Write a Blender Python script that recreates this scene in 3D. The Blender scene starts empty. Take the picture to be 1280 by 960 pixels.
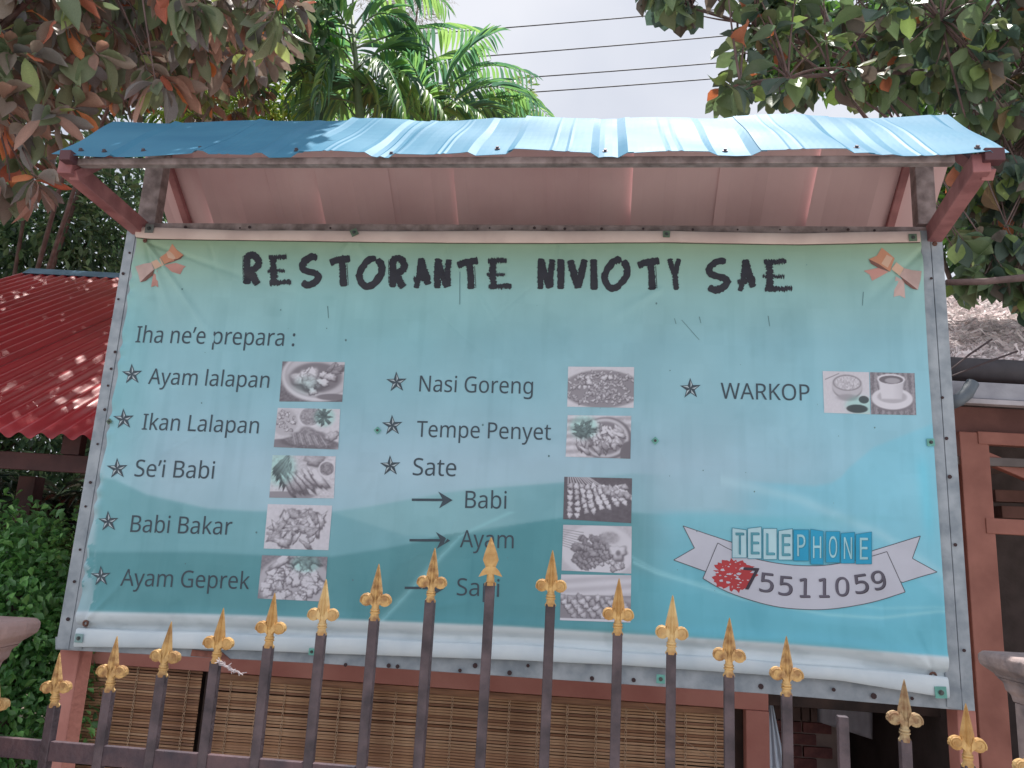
import bpy, math, random
import numpy as np
from mathutils import Vector, Matrix, Quaternion, noise as mnoise
random.seed(7); rng = np.random.default_rng(7)
sc = bpy.context.scene; COL = sc.collection

# ------------------------------------------------------------------ camera
F = 960.0                                   # focal length in pixels of a 1280 px wide frame
TH, PH = 0.20546, 0.05321                   # pitch up, roll
CAMZ = 2.40
CP = Vector((0, 0, CAMZ))
_f = Vector((0, math.cos(TH), math.sin(TH))); _u = Vector((0, -math.sin(TH), math.cos(TH))); _r = Vector((1, 0, 0))
CR = _r*math.cos(PH) + _u*math.sin(PH); CU = _u*math.cos(PH) - _r*math.sin(PH); CF = _f
cam = bpy.data.cameras.new('camera'); camo = bpy.data.objects.new('camera', cam); COL.objects.link(camo)
cam.sensor_width = 36; cam.lens = F/1280*36; cam.clip_end = 500; cam.clip_start = .05
camo.matrix_world = Matrix(((CR.x, CU.x, -CF.x, CP.x), (CR.y, CU.y, -CF.y, CP.y), (CR.z, CU.z, -CF.z, CP.z), (0, 0, 0, 1)))
sc.camera = camo

# ------------------------------------------------------------------ world and sun
SUN = Vector((0.10, 0.27, 0.95)).normalized()
el = math.asin(SUN.z); az = math.atan2(SUN.x, SUN.y)
w = bpy.data.worlds.new('World'); sc.world = w; w.use_nodes = True
N = w.node_tree.nodes; L = w.node_tree.links; N.clear()
out = N.new('ShaderNodeOutputWorld'); bg = N.new('ShaderNodeBackground'); bg.inputs[1].default_value = 0.1
sky = N.new('ShaderNodeTexSky'); sky.sky_type = 'NISHITA'; sky.sun_disc = False; sky.sun_elevation = el; sky.sun_rotation = az; sky.dust_density = 3
tc = N.new('ShaderNodeTexCoord'); nz = N.new('ShaderNodeTexNoise'); nz.inputs['Scale'].default_value = 2.2; nz.inputs['Detail'].default_value = 6; nz.inputs['Roughness'].default_value = .45
cr = N.new('ShaderNodeValToRGB'); cr.color_ramp.elements[0].position = .40; cr.color_ramp.elements[1].position = .62
cr.color_ramp.elements[0].color = (4.6, 4.9, 5.6, 1); cr.color_ramp.elements[1].color = (6.5, 6.6, 7.0, 1)
mx = N.new('ShaderNodeMix'); mx.data_type = 'RGBA'; mx.inputs[0].default_value = .88
L.new(tc.outputs['Generated'], nz.inputs['Vector']); L.new(nz.outputs[0], cr.inputs[0])
L.new(sky.outputs[0], mx.inputs[6]); L.new(cr.outputs[0], mx.inputs[7]); L.new(mx.outputs[2], bg.inputs[0]); L.new(bg.outputs[0], out.inputs[0])
sl = bpy.data.lights.new('sun', 'SUN'); sl.energy = 4.3; sl.angle = math.radians(.6); sl.color = (1, .96, .9)
so = bpy.data.objects.new('sun', sl); COL.objects.link(so); so.rotation_euler = SUN.to_track_quat('Z', 'Y').to_euler(); so.location = (0, 0, 12)
sc.view_settings.view_transform = 'Standard'; sc.view_settings.look = 'None'; sc.view_settings.gamma = 1; sc.view_settings.exposure = 0.50
sc.cycles.max_bounces = 8; sc.cycles.transparent_max_bounces = 8

# ------------------------------------------------------------------ helpers
def lin(c, k=1.0):
    return tuple((x/255/12.92 if x/255 <= .04045 else ((x/255+.055)/1.055)**2.4)*k for x in c)
def ray(px, py): return CR*((px-640)/F) + CU*((480-py)/F) + CF
def ptY(px, py, Y):                          # where the line of sight meets the upright plane y = Y
    d = ray(px, py); return CP + d*(Y/d.y)
def onplane(px, py, P0, n):
    d = ray(px, py); return CP + d*((P0-CP).dot(n)/d.dot(n))
MATS = {}
def mat(name, col, rough=.6, metal=0., var=.15, nscale=8., bump=.0, bscale=60., col2=None, stretch=(1, 1, 1), attr=None, trans=0., spec=.5, coat=0., detail=6, lo=.35, hi=.65):
    if name in MATS: return MATS[name]
    m = bpy.data.materials.new(name); m.use_nodes = True; n = m.node_tree.nodes; l = m.node_tree.links
    b = n['Principled BSDF']; b.inputs['Roughness'].default_value = rough; b.inputs['Metallic'].default_value = metal
    b.inputs['Specular IOR Level'].default_value = spec; b.inputs['Coat Weight'].default_value = coat; b.inputs['Coat Roughness'].default_value = .15
    t = n.new('ShaderNodeTexCoord'); mp = n.new('ShaderNodeMapping'); mp.inputs['Scale'].default_value = stretch
    l.new(t.outputs['Object'], mp.inputs[0])
    no = n.new('ShaderNodeTexNoise'); no.inputs['Scale'].default_value = nscale; no.inputs['Detail'].default_value = detail; l.new(mp.outputs[0], no.inputs['Vector'])
    ra = n.new('ShaderNodeMapRange'); ra.inputs['From Min'].default_value = lo; ra.inputs['From Max'].default_value = hi; l.new(no.outputs[0], ra.inputs[0])
    mi = n.new('ShaderNodeMix'); mi.data_type = 'RGBA'; l.new(ra.outputs[0], mi.inputs[0])
    c2 = col2 or tuple(c*(1-var*2) for c in col)
    if attr:
        at = n.new('ShaderNodeAttribute'); at.attribute_name = attr
        mu = n.new('ShaderNodeMix'); mu.data_type = 'RGBA'; mu.blend_type = 'MULTIPLY'; mu.inputs[0].default_value = 1
        mi.inputs[6].default_value = (*[1+var*.4]*3, 1); mi.inputs[7].default_value = (*[1-var]*3, 1)
        l.new(at.outputs[0], mu.inputs[6]); l.new(mi.outputs[2], mu.inputs[7]); cs = mu.outputs[2]
    else:
        mi.inputs[6].default_value = (*col, 1); mi.inputs[7].default_value = (*c2, 1); cs = mi.outputs[2]
    l.new(cs, b.inputs['Base Color'])
    mr = n.new('ShaderNodeMapRange'); mr.inputs['To Min'].default_value = max(.02, rough-.08); mr.inputs['To Max'].default_value = min(1, rough+.1); l.new(no.outputs[0], mr.inputs[0]); l.new(mr.outputs[0], b.inputs['Roughness'])
    if bump:
        n2 = n.new('ShaderNodeTexNoise'); n2.inputs['Scale'].default_value = bscale; n2.inputs['Detail'].default_value = 5; l.new(mp.outputs[0], n2.inputs['Vector'])
        bu = n.new('ShaderNodeBump'); bu.inputs['Strength'].default_value = bump; bu.inputs['Distance'].default_value = .01; l.new(n2.outputs[0], bu.inputs['Height']); l.new(bu.outputs[0], b.inputs['Normal'])
    if trans:
        tr = n.new('ShaderNodeBsdfTranslucent'); ms = n.new('ShaderNodeMixShader'); ms.inputs[0].default_value = trans
        hs = n.new('ShaderNodeHueSaturation'); hs.inputs['Value'].default_value = 1.6; hs.inputs['Saturation'].default_value = 1.15; l.new(cs, hs.inputs['Color']); l.new(hs.outputs[0], tr.inputs[0])
        l.new(b.outputs[0], ms.inputs[1]); l.new(tr.outputs[0], ms.inputs[2]); l.new(ms.outputs[0], n['Material Output'].inputs[0])
    MATS[name] = m; return m

def tag(o, label=None, cat=None, group=None, kind=None):
    if label: o['label'] = label
    if cat: o['category'] = cat
    if group: o['group'] = group
    if kind: o['kind'] = kind
    return o
def empty(name, loc, label, cat, group=None):
    o = bpy.data.objects.new(name, None); o.location = loc; o.empty_display_size = .1; COL.objects.link(o); return tag(o, label, cat, group)
def link(name, me, parent=None, m=None):
    if m is not None and not me.materials: me.materials.append(m)
    o = bpy.data.objects.new(name, me); COL.objects.link(o)
    if parent is not None:
        o.parent = parent
        p = parent; off = Vector((0, 0, 0))
        while p is not None: off += p.location; p = p.parent
        o.location = -off                    # meshes are written in world coordinates
    return o
def npmesh(name, V, Fc, colors=None, smooth=False):
    V = np.asarray(V, dtype=np.float32); Fc = np.asarray(Fc, dtype=np.int32); k = Fc.shape[1]
    me = bpy.data.meshes.new(name); me.vertices.add(len(V)); me.vertices.foreach_set('co', V.ravel())
    me.loops.add(Fc.size); me.loops.foreach_set('vertex_index', Fc.ravel())
    me.polygons.add(len(Fc)); me.polygons.foreach_set('loop_start', np.arange(0, Fc.size, k, dtype=np.int32)); me.polygons.foreach_set('loop_total', np.full(len(Fc), k, dtype=np.int32))
    me.polygons.foreach_set('use_smooth', np.full(len(Fc), smooth))
    me.update(calc_edges=True)
    if colors is not None:
        a = me.color_attributes.new('tint', 'FLOAT_COLOR', 'POINT'); c = np.ones((len(V), 4), dtype=np.float32); c[:, :3] = colors; a.data.foreach_set('color', c.ravel())
    return me
class MB:
    def __init__(s): s.v = []; s.f = []
    def add(s, vs, fs):
        k = len(s.v); s.v += [tuple(x) for x in vs]; s.f += [tuple(i+k for i in f) for f in fs]; return s
    def box(s, c, ax, ay, az):               # centre and three half-axis vectors
        c, ax, ay, az = map(Vector, (c, ax, ay, az))
        vs = [c+ax*i+ay*j+az*k for k in (-1, 1) for j in (-1, 1) for i in (-1, 1)]
        return s.add(vs, [(0, 2, 3, 1), (4, 5, 7, 6), (0, 1, 5, 4), (2, 6, 7, 3), (0, 4, 6, 2), (1, 3, 7, 5)])
    def bar(s, a, b, w, d, side=None):       # bar from a to b; w along 'side', d across
        a, b = Vector(a), Vector(b); t = (b-a).normalized(); sd = Vector(side or (1, 0, 0)); sd = (sd-t*sd.dot(t)).normalized(); n = t.cross(sd)
        return s.box((a+b)/2, sd*(w/2), n*(d/2), (b-a)/2)
    def tube(s, pts, r, seg=6, cap=True):
        pts = [Vector(p) for p in pts]; rs = r if isinstance(r, (list, tuple)) else [r]*len(pts); rings = []
        ref = Vector((.13, .21, 1)).normalized(); vs = []
        for i, p in enumerate(pts):
            t = (pts[min(i+1, len(pts)-1)]-pts[max(i-1, 0)]).normalized()
            x = t.cross(ref)
            if x.length < .05: x = t.cross(Vector((1, 0, 0)))
            x.normalize(); y = t.cross(x)
            vs += [p+(x*math.cos(a)+y*math.sin(a))*rs[i] for a in [2*math.pi*q/seg for q in range(seg)]]
        fs = [(i*seg+q, i*seg+(q+1) % seg, (i+1)*seg+(q+1) % seg, (i+1)*seg+q) for i in range(len(pts)-1) for q in range(seg)]
        if cap: fs += [tuple(range(seg))[::-1], tuple((len(pts)-1)*seg+q for q in range(seg))]
        return s.add(vs, fs)
    def prism(s, poly, d):                   # closed polygon extruded by vector d
        poly = [Vector(p) for p in poly]; n = len(poly); d = Vector(d)
        return s.add(poly+[p+d for p in poly], [tuple(range(n)), tuple(range(n, 2*n))[::-1]]+[(i, i+n, (i+1) % n+n, (i+1) % n) for i in range(n)])
    def mesh(s, name, smooth=False, bevel=0):
        me = bpy.data.meshes.new(name); me.from_pydata(s.v, [], s.f); me.update()
        if smooth: me.polygons.foreach_set('use_smooth', [True]*len(me.polygons))
        return me
    def obj(s, name, m, parent=None, smooth=False, bevel=0, label=None, kind=None):
        o = link(name, s.mesh(name, smooth), parent, m)
        if bevel:
            b = o.modifiers.new('bevel', 'BEVEL'); b.width = bevel; b.segments = 2; b.limit_method = 'ANGLE'
        return tag(o, label, kind=kind)
def inst(name, me, M, parent, m=None):       # another piece sharing the mesh, placed by a world matrix
    o = bpy.data.objects.new(name, me); COL.objects.link(o)
    if parent is not None:
        o.parent = parent; p = parent; off = Vector((0, 0, 0))
        while p is not None: off += p.location; p = p.parent
        M = Matrix.Translation(-off) @ M
    o.matrix_local = M; return o

# ------------------------------------------------------------------ ground
mg = mat('yard_earth', (.20, .16, .12), .95, var=.2, nscale=3, bump=.4, bscale=20)
mc = mat('concrete_street', (.46, .44, .41), .9, var=.12, nscale=4, bump=.3, bscale=80)
g = MB().add([(-150, 1.75, 0), (150, 1.75, 0), (150, 200, 0), (-150, 200, 0)], [(0, 1, 2, 3)]); tag(g.obj('ground', mg), kind='structure')
g = MB().box((0, -74.15, .4), (150, 0, 0), (0, 75.85, 0), (0, 0, .4)); tag(g.obj('street', mc), kind='structure')
# low plinth wall that carries the fence, street level to the yard
pw = MB().box((0, 1.52, .9), (4.5, 0, 0), (0, .09, 0), (0, 0, .11)).obj('plinth_wall', mat('old_render', lin((170, 145, 140)), .9, bump=.3), bevel=.008)
tag(pw, 'low rendered wall under the spearhead fence', 'wall')

# ------------------------------------------------------------------ the sign: local frame (a right, b up, c towards the viewer)
YAW = -0.113929
SO = Vector((-0.03639, 2.72937, CAMZ+0.36983)); E1 = Vector((math.cos(YAW), math.sin(YAW), 0)); E2 = Vector((0, 0, 1)); E3 = Vector((math.sin(YAW), -math.cos(YAW), 0))
def S(a, b, c=0.): return SO + E1*a + E2*b + E3*c
def sp(px, py, c=0.):
    q = onplane(px, py, SO+E3*c, E3) - SO; return q.dot(E1), q.dot(E2)
def SQ(px, py, c=0.): a, b = sp(px, py, c); return S(a, b, c)
galv = mat('galvanised_steel', lin((172, 180, 188)), .55, .15, var=.2, nscale=16, col2=lin((138, 148, 158)), bump=.1, bscale=90)
galvold = mat('rusty_galvanised_steel', lin((166, 148, 146)), .6, .2, nscale=22, col2=lin((120, 104, 102)), bump=.25, bscale=90)
redp = mat('maroon_steel_paint', lin((176, 118, 118)), .55, 0, nscale=12, col2=lin((140, 88, 90)), bump=.1, bscale=70)
salm = mat('salmon_paint', lin((208, 146, 134)), .75, 0, nscale=5, col2=lin((180, 118, 108)), bump=.12, bscale=60)
stand = empty('signboard_stand', (SO.x, SO.y, 0), 'steel signboard stand with a small blue metal roof, holding the menu banner', 'signboard')
# frame bars (galvanised angle: a face and a folded-back edge)
def quadbar(name, P, m, t=.03, c=0., lab=None):
    poly = [SQ(x, y, c) for x, y in P]; return MB().prism(poly, -E3*t).obj(name, m, stand, bevel=.0015, label=lab)
quadbar('frame_bar', [(1150, 288), (1162, 288), (1203, 888), (1184, 884)], galv, .03)
quadbar('frame_edge', [(1162.6, 286), (1177, 285), (1219, 889), (1203.6, 888)], galv, .045, -.003)
quadbar('frame_bar', [(172, 282), (182, 282), (102, 812), (86, 811)], galv, .03)
quadbar('frame_edge', [(160, 281), (171.4, 281), (85.4, 811.5), (69, 811)], galv, .045, .002)
quadbar('frame_bar', [(160, 278.5), (1177, 283.5), (1177, 292), (160, 289)], galvold, .035, -.002)
quadbar('frame_bar', [(69, 796), (640, 815), (1202, 862), (1203, 888), (953, 867), (640, 846), (407, 830), (69, 812)], galv, .035, -.004)
MB().prism([SQ(*p, -.02) for p in [(170, 287), (1152, 291), (1188, 868), (90, 800)]], -E3*.006).obj('backing_sheet', mat('backing_sheet', (.3, .32, .33), .6, .3), stand)
# legs and short posts above
for pts, nm in (([(75, 812), (100, 813), (66, 956), (40, 956)], 'leg'), ([(1196, 886), (1220, 889), (1234, 965), (1209, 965)], 'leg')):
    P = [SQ(x, y, -.05) for x, y in pts]; gz = 0
    def down(p, q): d = (q-p); return p + d*((gz-p.z)/d.z)
    A, B, C_, D_ = P; wv = (B-A)
    e = MB(); top = A; bot = Vector((A.x, A.y, 0))
    e.prism([A, B, Vector((B.x, B.y, 0)), Vector((A.x, A.y, 0))], -E3*.08).obj(nm, salm, stand, bevel=.004)
for px in ((170, 193), (1148, 1172)):
    a0, b0 = sp(px[0], 281, -.03); a1, _ = sp(px[1], 281, -.03)
    e = MB().prism([S(a0, b0+.003, -.03), S(a1, b0+.003, -.03), S(a1, 1.225, -.03), S(a0, 1.225, -.03)], -E3*.05); e.obj('post', galvold, stand, bevel=.002)
# roof: gable; eave at c=.5, ridge above the board
CE, CRI, CB = .5, -.03, -.56
ZE = .835; ZR = 1.275; ZB = ZR-(ZR-ZE)*((CRI-CB)/(CE-CRI))
XE0, XE1 = -1.504, 1.529; XR0, XR1 = -1.69, 1.63
prof_px = [(68, 0), (120, 0), (140, .002), (147, .012), (156, 0), (255, 0), (263, .003), (268, .018), (279, .018), (286, .001), (343, .002), (350, .013), (358, .013), (367, -.012), (397, -.012), (407, .010), (430, .012), (462, .012), (488, .008), (496, .010), (505, -.010), (512, -.014), (516, -.007), (522, -.014), (527, -.014), (536, .012), (560, .012), (575, .009), (620, .008), (629, .010), (639, -.012), (655, -.013), (677, -.012), (688, .011), (725, .009), (783, .010), (793, -.014), (800, -.010), (810, -.010), (817, -.015), (829, .010), (868, .012), (926, .008), (937, -.010), (958, -.012), (977, -.009), (988, .012), (1045, .012), (1086, .009), (1096, -.012), (1113, -.008), (1128, -.012), (1140, -.006), (1152, -.011), (1200, .002), (1240, .010), (1248, .012), (1254, -.008), (1262, -.004), (1269, -.002)]
pins = [300, 312, 443, 452, 590, 598, 735, 755, 878, 893, 1020, 1036, 1172, 1190]
def prof(x):
    h = np.interp(x, [p[0] for p in prof_px], [p[1] for p in prof_px])
    h *= .62
    for q in pins: h += .0022*max(0, 1-abs(x-q)/3.5)
    return h
blue = mat('blue_roof_paint', lin((84, 144, 174)), .55, 0, var=.1, nscale=3, spec=.12, col2=lin((74, 132, 164)), bump=.05, bscale=9, stretch=(1, 1, 1), coat=.0)
def tf(x): return (x-68)/(1269-68)
def roof_pt(x, s, dh=0.):                    # x: position along the eave, s: 0 at the eave, 1 at the ridge
    t = tf(x); a = (XE0*(1-t)+XE1*t)
    aR = a + (-.19*(1-t)**6 + .08*t**8)
    a = a*(1-s)+aR*s; c = CE*(1-s)+CRI*s; b = ZE*(1-s)+ZR*s
    nb, nc = (CE-CRI), (ZR-ZE); ln = math.hypot(nb, nc); nb /= ln; nc /= ln
    h = prof(x)*(1-.72*s) + dh + .004*math.sin(s*7+x*.03)
    sag = .004*math.sin(x*.019+1)
    return S(a, b+nb*h+sag, c+nc*h)
seams = [64, 147, 268, 407, 530, 679, 829, 988, 1113, 1269]
NS = 10
for k in range(len(seams)-1):
    x0, x1 = seams[k], seams[k+1]+(7 if k < len(seams)-2 else 0)
    xs = sorted(set([x0, x1]+[p[0] for p in prof_px if x0 < p[0] < x1]+[q+d for q in pins for d in (-3.5, 0, 3.5) if x0 < q+d < x1]+list(np.arange(x0+3, x1-2, 9.))))
    dh = .0025 if k % 2 else 0.
    V = []; n = len(xs)
    for th in (0, -.0012):
        for j in range(NS+1):
            for i, x in enumerate(xs):
                lift = .007*max(0, 1-(x-x0)/9.)*(.5+.6*j/NS*(1-.5*j/NS)) if k in (1, 2, 3, 4, 5) else 0
                V.append(roof_pt(x, j/NS, dh+th+lift))
    Fc = [(j*n+i, j*n+i+1, (j+1)*n+i+1, (j+1)*n+i) for j in range(NS) for i in range(n-1)]
    o2 = n*(NS+1); Fc += [tuple(q+o2 for q in f[::-1]) for f in Fc]
    Fc += [(i, o2+i, o2+i+1, i+1) for i in range(n-1)]+[(NS*n+i, NS*n+i+1, o2+NS*n+i+1, o2+NS*n+i) for i in range(n-1)]
    Fc += [(j*n, (j+1)*n, o2+(j+1)*n, o2+j*n) for j in range(NS)]+[(j*n+n-1, o2+j*n+n-1, o2+(j+1)*n+n-1, (j+1)*n+n-1) for j in range(NS)]
    me = bpy.data.meshes.new('roof_sheet'); me.from_pydata([tuple(v) for v in V], [], Fc); me.update()
    link('roof_sheet', me, stand, blue)
# back slope, seen from below
under = mat('pink_underside', lin((230, 196, 196)), .7, 0, nscale=2, col2=lin((212, 174, 176)), bump=.03, stretch=(1, 1, 1))
bx = [-1.60, -1.378, -1.08, -.86, -.56, -.27, .10, .46, .80, 1.17, 1.64]
for k in range(len(bx)-1):
    V = []; n = 9
    for th in (0, .0012):
        for j in (0, 1):
            for i in range(n):
                a = bx[k]+(bx[k+1]+.012-bx[k])*i/(n-1); h = .011*((k % 2))+(.014 if i in (0, ) else 0)+.003*math.sin(i*1.3+k)+(.006 if i == 4 else 0)
                b = ZR*(1-j)+ZB*j; c = CRI*(1-j)+CB*j
                V.append(S(a, b-.03-h+th, c))
    fs = [(i, i+n, i+n+1, i+1) for i in range(n-1)]; o2 = 2*n; fs += [tuple(q+o2 for q in f[::-1]) for f in fs]
    fs += [(n+i, o2+n+i, o2+n+i+1, n+i+1) for i in range(n-1)] + [(0, o2, o2+n, n), (n-1, 2*n-1, o2+2*n-1, o2+n-1)]
    me = bpy.data.meshes.new('back_roof_sheet'); me.from_pydata([tuple(v) for v in V], [], fs); me.update(); link('back_roof_sheet', me, stand, under)
# eave beam, ridge beam, rafters and brackets
MB().bar(S(-1.44, ZE-.006, CE-.042), S(1.39, ZE-.006, CE-.042), .024, .03, E2).obj('eave_beam', galvold, stand, bevel=.002)
MB().bar(S(-1.5, ZR-.05, CRI), S(1.5, ZR-.05, CRI), .035, .035, E2).obj('ridge_beam', galvold, stand, bevel=.002)
MB().bar(S(-1.45, ZB-.04, CB+.03), S(1.45, ZB-.04, CB+.03), .03, .03, E2).obj('rear_eave_beam', galvold, stand, bevel=.002)
for a in (-1.505, 1.50):
    MB().bar(S(a, ZR-.05, CRI-.02), S(a, ZB-.045, CB), .04, .03, E2).obj('rafter', redp, stand, bevel=.002)
for a in (-1.46, 1.49):
    MB().bar(S(a, ZR-.05, CRI+.02), S(a, ZE-.05, CE-.045), .035, .035, E2).obj('rafter', redp, stand, bevel=.002)
def bracket(p0, p1, wdt):
    MB().bar(p0, p1, wdt, .05, E2).obj('bracket', redp, stand, bevel=.003)
bracket(S(-1.475, ZE-.022, CE-.02), S(-1.50, .79, -.06), .062)
bracket(S(1.46, ZE-.022, CE-.02), S(1.53, .79, -.06), .062)
MB().box(S(-1.455, ZE-.004, CE-.005), E1*.02, E2*.018, E3*.02).obj('beam_end', mat('dark_maroon', lin((96, 60, 66)), .6), stand, bevel=.002)
MB().box(S(1.49, ZE-.004, CE-.02), E1*.028, E2*.02, E3*.02).obj('beam_end', MATS['dark_maroon'], stand, bevel=.002)
# screws
screwm = mat('screw_metal', lin((120, 105, 110)), .45, .6)
def screw_mesh():
    e = MB(); e.tube([(0, 0, 0), (0, 0, .003)], .009, 10); e.tube([(0, 0, .003), (0, 0, .009)], .0055, 6); return e.mesh('screw')
SM = screw_mesh(); SM.materials.append(screwm)
def orient(P, nrm, s=1.): return Matrix.Translation(P) @ Vector(nrm).to_track_quat('Z', 'Y').to_matrix().to_4x4() @ Matrix.Scale(s, 4)
rn = (E2*(CE-CRI)+E3*(ZR-ZE)).normalized()
for x, s in ((93, .12), (126, .12), (182, .12), (262, .12), (394, .12), (524, .10), (663, .11), (801, .10), (949, .10), (1106, .12), (1238, .06)):
    inst('screw', SM, orient(roof_pt(x, s)+rn*.001, rn), stand)
dots = [(153, 296), (162, 316), (154, 342), (148, 374), (144, 440), (139, 461), (135, 482), (131, 512), (122, 555), (113, 603), (107, 633), (100, 687), (93, 727), (85, 774),
        (1164, 348), (1178, 497), (1183, 548), (1187, 596), (1194, 681), (1205, 813)]
rustdot = mat('rust_dark', lin((70, 52, 55)), .8)
RM = MB().tube([(0, 0, 0), (0, 0, .002)], .0055, 8).mesh('rivet'); RM.materials.append(rustdot)
for p in dots: inst('rivet', RM, orient(SQ(*p, .004), E3, .8+random.random()*.5), stand)
for x, y in [(232, 284), (300, 285), (312, 284), (413, 285), (597, 286), (612, 285), (640, 286), (668, 285), (683, 286), (706, 286), (752, 286), (804, 286), (866, 287), (922, 287), (975, 287), (1033, 287), (1060, 287), (1093, 288)]:
    inst('rivet', RM, orient(SQ(x, y, .001), E3, .6+random.random()*.6), stand)
for x, y in [(432, 831), (486, 832), (497, 833), (575, 838), (594, 832), (637, 841), (660, 832), (740, 848), (792, 850), (951, 858), (985, 862), (1042, 862), (1092, 870), (1140, 873)]:
    inst('rivet', RM, orient(SQ(x, y, .0), E3, .9+random.random()*.8), stand)
# rust scabs along the lower frame edge
MB().prism([SQ(x, y, -.0005) for x, y in [(240, 812), (277, 815), (290, 826), (262, 822), (238, 820)]], -E3*.003).obj('rust_patch', mat('rust', lin((160, 105, 92)), .9, col2=lin((110, 72, 66)), nscale=30), stand)

# ------------------------------------------------------------------ banner
banner = empty('banner', S(0, -.8, .01), 'large teal vinyl menu banner headed RESTORANTE NIVIOTY SAE on the roofed signboard', 'banner')
C0 = .012
def sstep(a, b, x): t = np.clip((x-a)/(b-a), 0, 1); return t*t*(3-2*t)
def ab2px(a, b):
    P = np.array(SO)+np.outer(a, np.array(E1))+np.outer(b, np.array(E2)) - np.array(CP)
    x = P@np.array(CR); y = P@np.array(CU); z = P@np.array(CF); return 640+F*x/z, 480-F*y/z
def gnoise(x, y, seed=0):                    # smooth value noise
    r = np.random.default_rng(seed); T = r.random((64, 64)); xi = np.floor(x).astype(int); yi = np.floor(y).astype(int); fx = x-xi; fy = y-yi
    fx = fx*fx*(3-2*fx); fy = fy*fy*(3-2*fy); g = lambda i, j: T[i % 64, j % 64]
    return (g(xi, yi)*(1-fx)+g(xi+1, yi)*fx)*(1-fy)+(g(xi, yi+1)*(1-fx)+g(xi+1, yi+1)*fx)*fy
def fbm(x, y, seed=0, o=4): return sum(gnoise(x*2**k, y*2**k, seed+k)/2**k for k in range(o))/sum(1/2**k for k in range(o))
FOLDS = []
def fold(p, q, wd, amp): FOLDS.append((sp(*p), sp(*q), wd, amp))
fold((184, 302), (300, 470), .016, .010); fold((184, 302), (205, 420), .014, -.008); fold((184, 302), (240, 460), .018, .007); fold((182, 303), (400, 380), .016, -.007)
fold((443, 300), (470, 340), .02, .006); fold((443, 300), (415, 335), .02, .006); fold((1160, 306), (1060, 400), .02, -.009); fold((1160, 306), (1110, 470), .03, .008)
fold((830, 360), (700, 440), .03, .005); fold((472, 538), (440, 500), .02, .003); fold((819, 551), (860, 640), .03, .003)
fold((108, 779), (200, 680), .02, .007); fold((108, 779), (150, 640), .02, -.006); fold((1168, 845), (1130, 760), .012, -.005); fold((1168, 845), (1090, 780), .012, -.004); fold((1168, 845), (1040, 740), .03, .006)
rf = random.Random(8)
for _ in range(26):
    fx, fy = rf.uniform(160, 1140), rf.uniform(320, 760); fa = rf.choice((.9, 1.4, 2.0, 2.4))+rf.uniform(-.25, .25); fl = rf.uniform(40, 150); fold((fx, fy), (fx+fl*math.cos(fa), fy+fl*math.sin(fa)), .006+.008*rf.random(), rf.choice((-1, 1))*rf.uniform(.0012, .0028))
for px_ in (262, 560, 700, 960): fold((px_, 303), (px_+rf.uniform(-40, 40), 303+rf.uniform(60, 120)), .018, rf.choice((-1, 1))*.0045)
fold((540, 760), (640, 740), .02, .002); fold((100, 700), (90, 800), .02, .006)
def wrinkle(a, b):
    a = np.asarray(a, float); b = np.asarray(b, float)
    h = .010*(fbm(a*1.3+5, b*1.7+3, 3, 3)-.5) + .0035*(fbm(a*5+9, b*2.2+3, 11, 2)-.5)
    for (p, q, wd, amp) in FOLDS:
        px, py = p; dx, dy = q[0]-p[0], q[1]-p[1]; ln = math.hypot(dx, dy); dx /= ln; dy /= ln
        t = (a-px)*dx+(b-py)*dy; s = -(a-px)*dy+(b-py)*dx; ww = wd*(.35+.9*np.clip(t/ln, 0, 1))
        h = h + amp*np.exp(-(s/ww)**2)*np.clip(t/.03, 0, 1)*np.clip(1-t/ln, 0, 1)*1.0
    # bottom roll: white band dips into a crease, then the hem bulges
    yb = BOT(a); d = b-yb
    h = h + .008*np.exp(-((d-.110)/.020)**2) - .020*np.exp(-((d-.066)/.013)**2) - .006*(d < .06)
    # left edge flutter
    le = LEFT(b); h = h + .006*np.sin(b*70+2*np.sin(b*23))*np.exp(-((a-le)/.02)**2)
    return h
_bl = [sp(x, y, C0) for x, y in [(92, 808), (200, 809), (300, 812), (420, 817), (640, 824), (780, 831), (907, 840), (1050, 850), (1187, 872)]]
def BOT(a): return np.interp(a, [p[0] for p in _bl], [p[1] for p in _bl])
_tl = [sp(x, y, C0) for x, y in [(172, 284), (187, 285), (300, 289), (443, 290), (640, 289.5), (833, 290), (1000, 292.5), (1150, 290)]]
def TOP(a): return np.interp(a, [p[0] for p in _tl], [p[1] for p in _tl])
_ll = [sp(x, y, C0) for x, y in [(92, 808), (107, 700), (125, 600), (146, 470), (172, 284)]]
def LEFT(b): return np.interp(b, [p[1] for p in _ll], [p[0] for p in _ll])
_rl = [sp(x, y, C0) for x, y in [(1188, 872), (1177, 700), (1170, 600), (1160, 450), (1151, 290)]]
def RIGHT(b): return np.interp(b, [p[1] for p in _rl], [p[0] for p in _rl])
def SB(a, b, off=0.):                        # a point of the cloth surface
    return S(a, b, C0+float(wrinkle(a, b))+off)
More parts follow.
